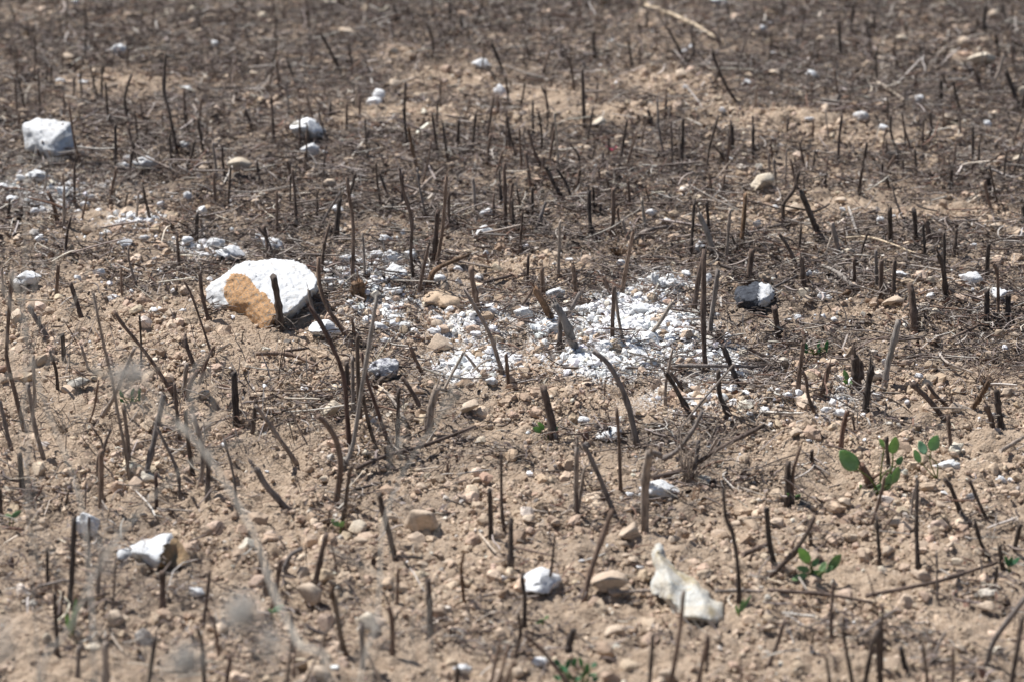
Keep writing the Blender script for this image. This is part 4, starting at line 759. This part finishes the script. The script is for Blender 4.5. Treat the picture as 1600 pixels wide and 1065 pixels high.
TS = [(688,535,44,24),(683,513,30,14),(735,637,42,22),(612,814,22,11),(985,829,38,32),(975,848,22,18),(980,868,24,14),(1053,845,26,14),(1048,863,10,10),(990,879,22,8),(1262,472,20,10),(1395,479,34,12),(319,268,22,24),(1240,328,36,26),(1363,329,24,16),(1314,314,26,12),(1555,358,24,20),(1407,422,20,16),(213,29,20,14),(92,37,20,14),(330,28,20,12),(105,95,26,20),(322,125,18,14),
(543,55,30,18),(670,72,14,12),(424,38,14,9),(620,135,28,22),(1024,105,16,14),(1065,117,28,20),(1210,120,24,12),(1488,37,12,12),(1480,186,20,14),(1515,189,12,10),(1535,170,16,10),(1280,65,20,10),(835,210,14,10),(865,224,12,8),(460,352,14,16),(424,323,16,8),(222,338,16,14),(400,325,20,10),(323,512,26,14),(370,525,16,12),(100,500,18,12),(70,588,14,14),(155,577,16,10),(97,625,14,10),(290,600,24,16),
(463,632,18,12),(425,638,22,12),(475,564,16,14),(540,563,16,14),(603,700,14,18),(651,653,18,8),(711,676,16,10),(766,665,14,14),(655,730,20,14),(660,763,22,14),(743,750,22,12),(549,786,24,12),(1140,712,14,10),(182,755,22,12),(105,745,16,10),(85,862,20,14),(225,805,16,14),(325,828,20,16),(180,970,36,18),(225,1000,12,12),(283,970,20,14),(140,935,18,12),(205,881,10,7),
(565,845,26,18),(640,935,20,12),(690,955,20,12),(500,1050,44,22),(825,815,28,14),(868,820,20,12),(1040,1060,40,12),(960,990,40,16),(1120,1005,18,10),(920,1005,18,10),(810,1050,24,14),(1225,932,20,7),(1388,855,28,14),(1400,818,34,16),(1240,880,20,8),(1485,860,16,14),(1453,920,22,9),(1540,945,36,26),(1397,996,16,10),(1332,1050,12,10),(1440,962,14,10),(1320,780,30,26),(1272,790,20,14),(1245,675,30,22),(1292,695,18,12),
(1300,566,26,18),(1268,605,24,16),(1470,790,22,18),(1575,612,26,16),(1353,798,16,12),(1395,790,14,10),(900,760,22,14),(1180,760,18,12),(700,880,20,12),(660,880,18,10),(760,985,20,14),(1200,985,22,14),(350,760,16,12),(60,820,22,14),(1530,830,18,12),(1150,820,20,12),(430,700,14,10),(895,700,12,8),(1190,700,16,12),(860,580,16,12),(1160,600,14,10),(1500,1010,26,16),(1060,815,18,12)]
PS = [(560,821,44,26),(1190,289,54,26),(1255,458,24,20),(1465,487,30,14),(375,263,36,28),(1325,396,28,12),(1455,440,20,14),(300,22,16,12),(780,36,16,16),(523,4,44,14),(615,84,14,14),(412,26,22,14),(937,197,26,14),(946,117,14,12),(942,5,32,14),(1410,60,20,16),(1532,99,44,16),(1419,77,12,8),(1597,147,16,22),(1592,252,22,18),(1124,235,10,8),(443,299,16,10),(666,476,18,9),(260,465,11,10),(147,589,18,10),(320,625,24,13),(518,643,36,10),
(573,708,20,14),(633,632,20,14),(752,687,22,16),(668,738,16,10),(505,745,14,9),(12,765,20,14),(75,993,22,26),(145,1016,26,20),(65,880,14,12),(470,1000,16,12),(1303,905,18,22),(1378,898,18,11),(1495,877,22,12),(1243,1052,14,16),(1245,1035,12,12),(1165,245,14,9),(130,800,14,9),(1550,800,18,10),(1370,1030,14,10),(245,745,14,9),(1120,560,12,8),(1300,520,14,9)]
HERO = [('speckled_stone','speck',600,580,50,42,'speckled grey and white stone with dark hollows beside tall leaning stems','speckled grey stone'),
 ('flat_stone','tan',655,815,84,34,'broad flat tan stone beside the blurred cream pebble and a leaning stem','broad flat tan stone'),
 ('boulder','pale',577,968,64,58,'large rounded tan stone, blurred, behind grey stems at the bottom','large rounded tan stone'),
 ('slab_stone','tan',952,913,86,44,'low wide grey-tan slab left of the long cream stone','low grey-tan slab'),
 ('slab_stone','tan',484,933,70,28,'blurred grey-brown slab between stems at the lower left','blurred brown slab'),
 ('dark_stone','dark',1305,159,24,18,'small blue-black stone on the litter in the upper right','small blue-black stone'),
 ('dark_stone','dark',1270,1013,15,11,'tiny dark grey stone near the bottom right','tiny dark stone'),
 ('grey_stone','grey',122,600,38,22,'flat greenish grey stone on bare soil at the left','flat greenish stone'),
 ('grey_stone','grey',1422,451,14,9,'small smooth grey stone below a white pebble at the right',None)]
RS = random.Random(11)
for (px, py, w, h) in WP:
    put_rock('white_pebble', S_whiteb if w > 19 else S_white, px, py, w * 1.28, h * 1.25, 'white', 'pebble', 'white plaster pebbles strewn over the field', RS)
for (px, py, w, h) in TS:
    put_rock('tan_stone', S_tan, px, py, w * 1.12, h * 1.15, 'tan', 'stone', 'tan stones lying on the soil', RS)
for _ in range(75):
    py = RS.uniform(4, 330); px = RS.uniform(5, 1595); w = RS.uniform(8, 19) * (1 + py / 1500)
    if RS.random() < .12: w *= 1.6
    put_rock('tan_stone', S_tan, px, py, w, w * RS.uniform(.5, .75), 'tan', 'stone', 'tan stones lying on the soil', RS)
for (px, py, w, h) in PS:
    put_rock('pale_stone', S_pale, px, py, w * 1.15, h * 1.2, 'pale beige', 'stone', 'pale stones lying on the soil', RS)
for (nm, st, px, py, w, h, lab, lm) in HERO:
    put_rock(nm, {'speck': S_speck, 'dark': S_dark, 'tan': S_tan, 'pale': S_pale, 'grey': S_grey, 'white': S_whiteb}[st], px, py, w, h, '', 'stone', None, RS, lab)
    if lm: LM.append((lm, px, py, max(w, h) / 2))
# half white, half grey lump behind the stubble
o = put_rock('half_grey_stone', S_whiteb, 482, 206, 54, 42, '', 'rubble', None, RS, 'white lump with a blue-grey right half among the upper stems'); LM.append(('half-grey white stone', 482, 206, 27))
V, F = rock_shape(3, 33, .5, 5); V = V * np.array([.62, .9, .9]) + np.array([.5, -.35, -.1]); c = new('grey_half', pym('grey_half', V, [tuple(int(i) for i in f) for f in F]), M_greystone, o)
# pinkish red petal scrap
g = G(955, 240); V = []; F = []
for i in range(7):
    for j in range(4): V.append(((i - 3) * .003, (j - 1.5) * .003 + .001 * math.sin(i), .003 * math.cos(i * .9) + .0015 * (j % 2) + .004)); 
for i in range(6):
    for j in range(3): a = i * 4 + j; F.append((a, a + 4, a + 5, a + 1))
o = new('petal', pym('petal', V, F), M_pink, None, (g.x, g.y, g.z + .005)); md = o.modifiers.new('thickness', 'SOLIDIFY'); md.thickness = .0008
tag(o, 'crumpled dark pink petal scrap in the litter of the upper half', 'petal'); LM.append(('pink petal scrap', 955, 240, 10))

# ------------------------------------------------------------------ green seedlings
def leaf_mesh(base, tip, width, rnd, org, fold=.25, shape=1.0):
    """an oval blade folded along its midrib, from base to tip"""
    ax = tip - base; L = ax.length; ax.normalize(); vd = (Vector((0, 0, CAMH)) - base).normalized()
    nrm = (vd + Vector((rnd.uniform(-.3, .3), 0, rnd.uniform(.1, .6)))).normalized(); s = ax.cross(nrm).normalized(); nrm = s.cross(ax).normalized()
    V, F = [], []; n = 8
    for i in range(n + 1):
        t = i / n; w = width * .5 * (math.sin(math.pi * min(1, t ** .8 * .97 + .02)) ** .65) * (1 if shape else 1)
        c = base + ax * L * t + nrm * (-.10 * L * math.sin(math.pi * t) * .6)
        for j in (-1, -.5, 0, .5, 1): V.append(c + s * w * j + nrm * (abs(j) * w * fold) - org)
    for i in range(n):
        for j in range(4): a = i * 5 + j; F.append((a, a + 5, a + 6, a + 1))
    return pym('leaf', V, F)
def seedling(name, basepx, leaves, label, m=M_leaf, lm=None, stemr=.0009, cat='seedling', lift=0.0):
    b = G(*basepx); o = bpy.data.objects.new(name, None); COL.objects.link(o); o.location = b; o.empty_display_size = .02; tag(o, label, cat)
    rnd = random.Random(int(basepx[0])); D = depth(b); V, F = [], []
    for (x0, y0, x1, y1, w) in leaves:
        off = rnd.uniform(-.010, .012); y0_ = P(x0, y0, D); q0 = upright([basepx, (x0, y0)], off * 20)[1]; q1 = upright([basepx, (x1, y1)], off * 20 + rnd.uniform(-.5, .2))[1]
        mid = b.lerp(q0, .5) + Vector((rnd.uniform(-.2, .2), 0, .1)) * (q0 - b).length
        tube(smooth_path([Vector((0, 0, -.002)), mid - b, q0 - b], 6), lambda t: stemr * (1 - .35 * t), 5, rnd, V, F)
        lf = new('leaf', leaf_mesh(q0, q1, w * D / FPX, rnd, b), m, o); md = lf.modifiers.new('thickness', 'SOLIDIFY'); md.thickness = .0003
    new('stalk', pym('stalk', V, F), M_petiole, o)
    if lm: LM.append((lm, sum(l[0] for l in leaves) / len(leaves), sum(l[1] for l in leaves) / len(leaves), 20))
    return o
seedling('seedling', (1374, 770), [(1339,733,1312,703,27),(1382,696,1373,686,11),(1395,708,1399,681,17),(1402,725,1410,712,10),(1396,754,1404,728,13),(1385,765,1391,740,13),(1366,768,1380,755,10),(1352,770,1343,756,9)], 'seedling with one large round leaf at left and smaller leaves behind black stem', M_leaf, 'round-leaved seedling', .0013)
seedling('seedling', (1464, 746), [(1446,709,1436,688,14),(1455,703,1465,679,18),(1438,721,1428,702,12)], 'pale bluish seedling with three oval leaves on a thin stalk', M_leafblue, 'three-leaved seedling')
seedling('seedling', (1268, 908), [(1265,878,1248,856,17),(1295,890,1314,865,15),(1281,893,1291,877,11),(1269,884,1280,871,10),(1264,890,1244,886,11),(1262,897,1237,905,12),(1271,891,1284,906,14),(1290,893,1302,884,9)], 'bushy bright green sprout with seven leaves low at the right', M_leaf, 'bushy green sprout', .0012)
seedling('stem_sprout', (858, 692), [(846,673,832,668,10),(850,670,840,659,9),(861,674,872,667,9),(862,671,870,680,8),(866,678,858,684,7)], 'small green leaves sprouting from the foot of a thick brown stem', M_leaf, 'leafy thick stem', .0008)
seedling('seedling', (110, 1000), [(112,990,119,934,10),(109,985,104,958,9),(114,962,128,944,7)], 'blurred bright green blades at the lower left beside black stem', M_leaf, 'blurred green blades')
seedling('seedling', (1154, 964), [(1156,956,1174,929,6),(1155,956,1163,934,5),(1154,958,1149,944,5)], 'narrow-leaved green shoot just right of the long cream stone', M_leaf, 'narrow green shoot')
seedling('feathery_sprout', (905, 1085), [(900 + 26 * math.sin(i * 2.4), 1050 + 11 * math.cos(i * 1.7), 900 + 36 * math.sin(i * 2.4 + .25), 1042 + 17 * math.cos(i * 1.7 + .3), 8) for i in range(16)], 'feathery dark green sprout at the bottom edge of the picture', M_leafdark, 'feathery green sprout')
seedling('seedling', (1577, 893), [(1577,885,1570,867,7),(1578,883,1594,870,8),(1576,884,1582,868,6)], 'dark green sprout near the right edge, beside a tall stem', M_leafdark, 'right-edge green sprout')
seedling('seedling', (17, 826), [(18,807,34,797,8),(18,807,8,803,7)], 'tiny two-leaved seedling near the left edge', M_leaf, 'left-edge seedling')
seedling('weed_tuft', (1277, 556), [(1277 + 16 * math.sin(i * 2.1), 546 + 5 * math.cos(i * 2.9), 1277 + 22 * math.sin(i * 2.1 + .2), 540 + 8 * math.cos(i * 2.9 + .4), 6) for i in range(12)], 'low dark green weed tuft in the litter, right of the white spill', M_leafdark, 'low green weed tuft')
seedling('seedling', (1327, 606), [(1324,593,1319,577,9),(1328,599,1334,593,6),(1325,598,1317,594,6)], 'single-leaved green shoot at the foot of a split stem', M_leaf, 'single-leaved shoot')
seedling('seedling', (1241, 786), [(1243,780,1251,771,8),(1239,779,1230,770,7)], 'tiny green leaves beside the twin dark stems', M_leaf)
seedling('seedling', (531, 830), [(530,821,518,811,9),(531,822,538,814,8)], 'pair of small green leaves beside the blurred cream pebble', M_leaf)
seedling('seedling', (848, 976), [(850,967,836,974,6),(851,966,858,961,5)], 'faint yellow-green shoot below the bulky white pebble', M_leaf)
seedling('seedling', (424, 962), [(425,956,444,944,9),(424,956,416,950,7)], 'blurred bluish leaf beside the stems at the lower left', M_leafblue)
seedling('weed_tuft', (205, 632), [(205 + 14 * math.sin(i * 2.1), 622 + 6 * math.cos(i * 2.9), 205 + 19 * math.sin(i * 2.1 + .2), 614 + 9 * math.cos(i * 2.9 + .4), 5) for i in range(9)], 'small dark green weed tuft behind two tall pale stems', M_leafdark)

# ------------------------------------------------------------------ dry tufts and the tall dry grass nearest the camera
def tuft(basepx, n, spread, hgt, label, m, seed, rad=.0006, dirx=0.0, lm=None):
    b = G(*basepx); rnd = random.Random(seed); V, F = [], []
    for i in range(n):
        a = rnd.uniform(0, 6.28); l = hgt * rnd.uniform(.5, 1.1); s = spread * rnd.uniform(.2, 1)
        e = Vector((math.cos(a) * s + dirx * l, math.sin(a) * s * .7, l * rnd.uniform(.25, 1)))
        o0 = Vector((rnd.uniform(-.006, .006), rnd.uniform(-.006, .006), -.002)); mid = o0.lerp(e, .5) + Vector((rnd.uniform(-.3, .3), rnd.uniform(-.3, .3), rnd.uniform(.1, .45))) * l * .5
        tube(smooth_path([o0, mid, e], 7), lambda t: rad * (1 - .5 * t), 4, rnd, V, F)
    o = new('dry_tuft', pym('dry_tuft', V, F), m, None, b); tag(o, label, 'dry plant')
    if lm: LM.append((lm, basepx[0], basepx[1], 20))
tuft((1075, 752), 26, .05, .09, 'loose tuft of dry grey stalks fanning out behind broken stub', BARK['g'], 1, .0008, .25, 'fanned dry tuft')
tuft((966, 402), 40, .028, .035, 'matted tawny root clump beside a short grey log', BARK['t'], 2, .0007, 0, 'matted root clump')
tuft((1330, 545), 34, .06, .03, 'sprawling grey dry weed above the low green tuft', BARK['g'], 3, .0006)
tuft((1540, 600), 46, .09, .035, 'wide flat mat of dark wiry stalks near the right edge', BARK['b'], 4, .0006)
tuft((100, 672), 16, .06, .05, 'thin pale wisps of dry grass at the left', BARK['l'], 5, .0006)
tuft((620, 700), 18, .05, .03, 'wispy pale dry tuft beside a blurred thick stem', BARK['l'], 6, .0006)
tuft((590, 200), 14, .05, .06, 'bleached dry tuft between upper stems, beside grey-white pebbles', BARK['l'], 7, .0009)
tuft((300, 330), 30, .10, .03, 'dark wiry dead weed left of the small lumps', BARK['b'], 8, .0007)
tuft((1080, 790), 22, .06, .03, 'brown dry tuft right of the flat-lying white chunk', BARK['t'], 9, .0006)
def grass(headpx, D, size, n, foot_y, label, seed, hairs=True, wide=1.0):
    n = int(n * 2.2)
    """a tall dry grass stalk standing nearer than the picture's lower edge; its head is what the photo shows, out of focus"""
    rnd = random.Random(seed); hd = P(*headpx, D); fx, fy = hd.x * .92 + rnd.uniform(-.05, .05), foot_y; b = Vector((fx, fy, float(hl(fx, fy)) - .005))
    o = bpy.data.objects.new('tall_dry_grass', None); COL.objects.link(o); o.location = b; tag(o, label, 'grass')
    V, F = [], []; tube(smooth_path([Vector((0, 0, 0)), (hd - b) * .5 + Vector((rnd.uniform(-.02, .02), -.02, .03)), hd - b], 14), lambda t: .0010 * (1 - .5 * t), 5, rnd, V, F)
    for k in range(3):      # thin side stalks
        e = (hd - b) * rnd.uniform(.75, 1.0) + Vector((rnd.uniform(-.08, .08), rnd.uniform(-.05, .08), rnd.uniform(-.04, .05)))
        tube(smooth_path([(hd - b) * .35, (hd - b) * .6 + Vector((rnd.uniform(-.02, .02), 0, 0)), e], 8), lambda t: .0006 * (1 - .4 * t), 4, rnd, V, F)
    new('stalk', pym('stalk', V, F), M_wisp, o)
    V, F = [], []
    for i in range(n):
        c = Vector((rnd.gauss(0, .33) * wide, rnd.gauss(0, .3), rnd.gauss(0, .33))) * size; a = rnd.uniform(0, 6.28); L = size * rnd.uniform(.25, .7)
        e = c + Vector((math.cos(a) * wide, rnd.uniform(-.5, .5), math.sin(a))) * L
        tube([c, c.lerp(e, .5) + Vector((0, 0, .1 * L)), e], lambda t: .00042 * (1 - .4 * t), 3, rnd, V, F)
    h = new('seed_head', pym('seed_head', V, F), M_fluff, o); h.location = hd - b
grass((200, 592), 2.05, .016, 44, 1.95, 'blurred fluffy grass head floating over two tall pale stems', 1)
grass((378, 955), 1.62, .0135, 80, 1.50, 'brightest blurred fluffy grass head at the lower left', 2)
grass((292, 1032), 1.62, .011, 66, 1.45, 'blurred fluffy grass head at the bottom, below the brightest one', 3)
grass((425, 1000), 1.75, .012, 20, 1.60, 'faint blurred grass head right of the two bright ones', 4)
grass((5, 1010), 1.60, .022, 16, 1.40, 'blurred grass head in the bottom left corner', 5)
grass((620, 680), 2.75, .030, 9, 2.50, 'faint thin grass spray over the middle left', 6, wide=.5)
grass((590, 985), 2.45, .026, 9, 2.30, 'dull grey grass spray before the large rounded tan stone', 7, wide=.5)
grass((160, 850), 2.30, .034, 10, 2.10, 'faint grass spray left of the brown-faced white wedge', 8, wide=.5)
grass((40, 262), 3.0, .040, 9, 2.60, 'faint tall grass spray before the square white block', 9, wide=1.3)
# long bent dry stalks crossing the lower left corner, out of focus
def bent(pxs, D, label, seed, rad):
    rnd = random.Random(seed); P_ = [P(a, b_, D + k * .05) for k, (a, b_) in enumerate(pxs)]; b = Vector((P_[0].x, P_[0].y - .04, 0)); b.z = float(hl(b.x, b.y)) - .005
    V, F = [], []; tube(smooth_path([Vector((0, 0, 0))] + [p - b for p in P_], 18), lambda t: rad * (1 - .5 * t), 6, rnd, V, F)
    for k in range(5):
        q = P_[-1] - b; e = q + Vector((rnd.uniform(-.05, .05), rnd.uniform(-.04, .04), rnd.uniform(-.01, .05))); tube(smooth_path([q.lerp(P_[-2] - b, rnd.uniform(0, .8)), q.lerp(e, .6), e], 6), lambda t: rad * .4, 4, rnd, V, F)
    o = new('bent_dry_stalk', pym('bent_dry_stalk', V, F), M_wisp, None, b); tag(o, label, 'grass')
bent([(520, 1100), (470, 1010), (430, 930), (395, 830), (330, 720), (262, 640)], 2.25, 'long blurred pale stalk arching up from the bottom toward the left', 21, .0022)
bent([(60, 1110), (110, 980), (170, 860), (255, 760), (330, 700)], 2.35, 'long blurred pale stalk rising rightward across the lower left corner', 22, .0015)
bent([(560, 1100), (590, 960), (600, 820), (640, 720), (720, 610)], 2.6, 'faint pale stalk curving up right over the middle of the field', 23, .0012)
bent([(-40, 700), (40, 580), (90, 560), (190, 600)], 2.6, 'faint pale stalk entering at the left edge halfway up', 24, .0013)
bent([(150, 1110), (140, 900), (120, 760), (60, 600), (20, 420)], 2.5, 'tall faint blurred stalk along the left edge', 25, .0014)

# ------------------------------------------------------------------ labels that single each thing out
LM += [('lower right photo corner', 1590, 1055, 0), ('lower left photo corner', 10, 1055, 0), ('upper left photo corner', 10, 10, 0), ('upper right photo corner', 1590, 10, 0), ('top edge centre', 800, 5, 0), ('bottom edge centre', 800, 1060, 0), ('white granule spill', 985, 520, 60)]
ORD = ['nearest', 'second', 'third', 'fourth', 'fifth', 'sixth', 'seventh', 'eighth', 'ninth', 'tenth', 'eleventh', 'twelfth'] + ['%dth' % i for i in range(13, 60)]
buckets = {}
for T_ in THINGS:
    o, kind, fw, lw, px, py, cat, group = T_
    best = min(LM, key=lambda l: math.hypot(px - l[1], (py - l[2]) * 1.4) - l[3]); dx, dy = px - best[1], (py - best[2]) * 1.4
    if abs(dx) > abs(dy): side = 'right of' if dx > 0 else 'left of'
    else: side = 'below' if dy > 0 else 'above'
    if 'corner' in best[0] or 'edge' in best[0]: side = 'from'
    buckets.setdefault((kind, fw, lw, best[0], side), []).append((math.hypot(dx, dy), T_))
for (kind, fw, lw, lm, side), L in buckets.items():
    L.sort(key=lambda q: q[0]); one = len(L) == 1
    for i, (_, (o, k_, f_, l_, px, py, cat, group)) in enumerate(L):
        lead = f'{fw} {kind} {lw}' if kind.endswith('stem') else f'{lw} {fw} {kind}' if lw != 'lying' else f'{fw} {kind}'
        lead = lead.replace('white white', 'white').replace('tan tan', 'tan').replace('pale beige pale', 'pale beige')
        lab = f'{lead} {side} the {lm}' if (one and side != 'from') else (f'{lead}, nearest the {lm}' if one else f'{lead}, {ORD[i]} such {side} the {lm}')
        w = lab.split()
        if len(w) > 16: lab = lab.replace(' such', '')
        tag(o, lab, cat, group)
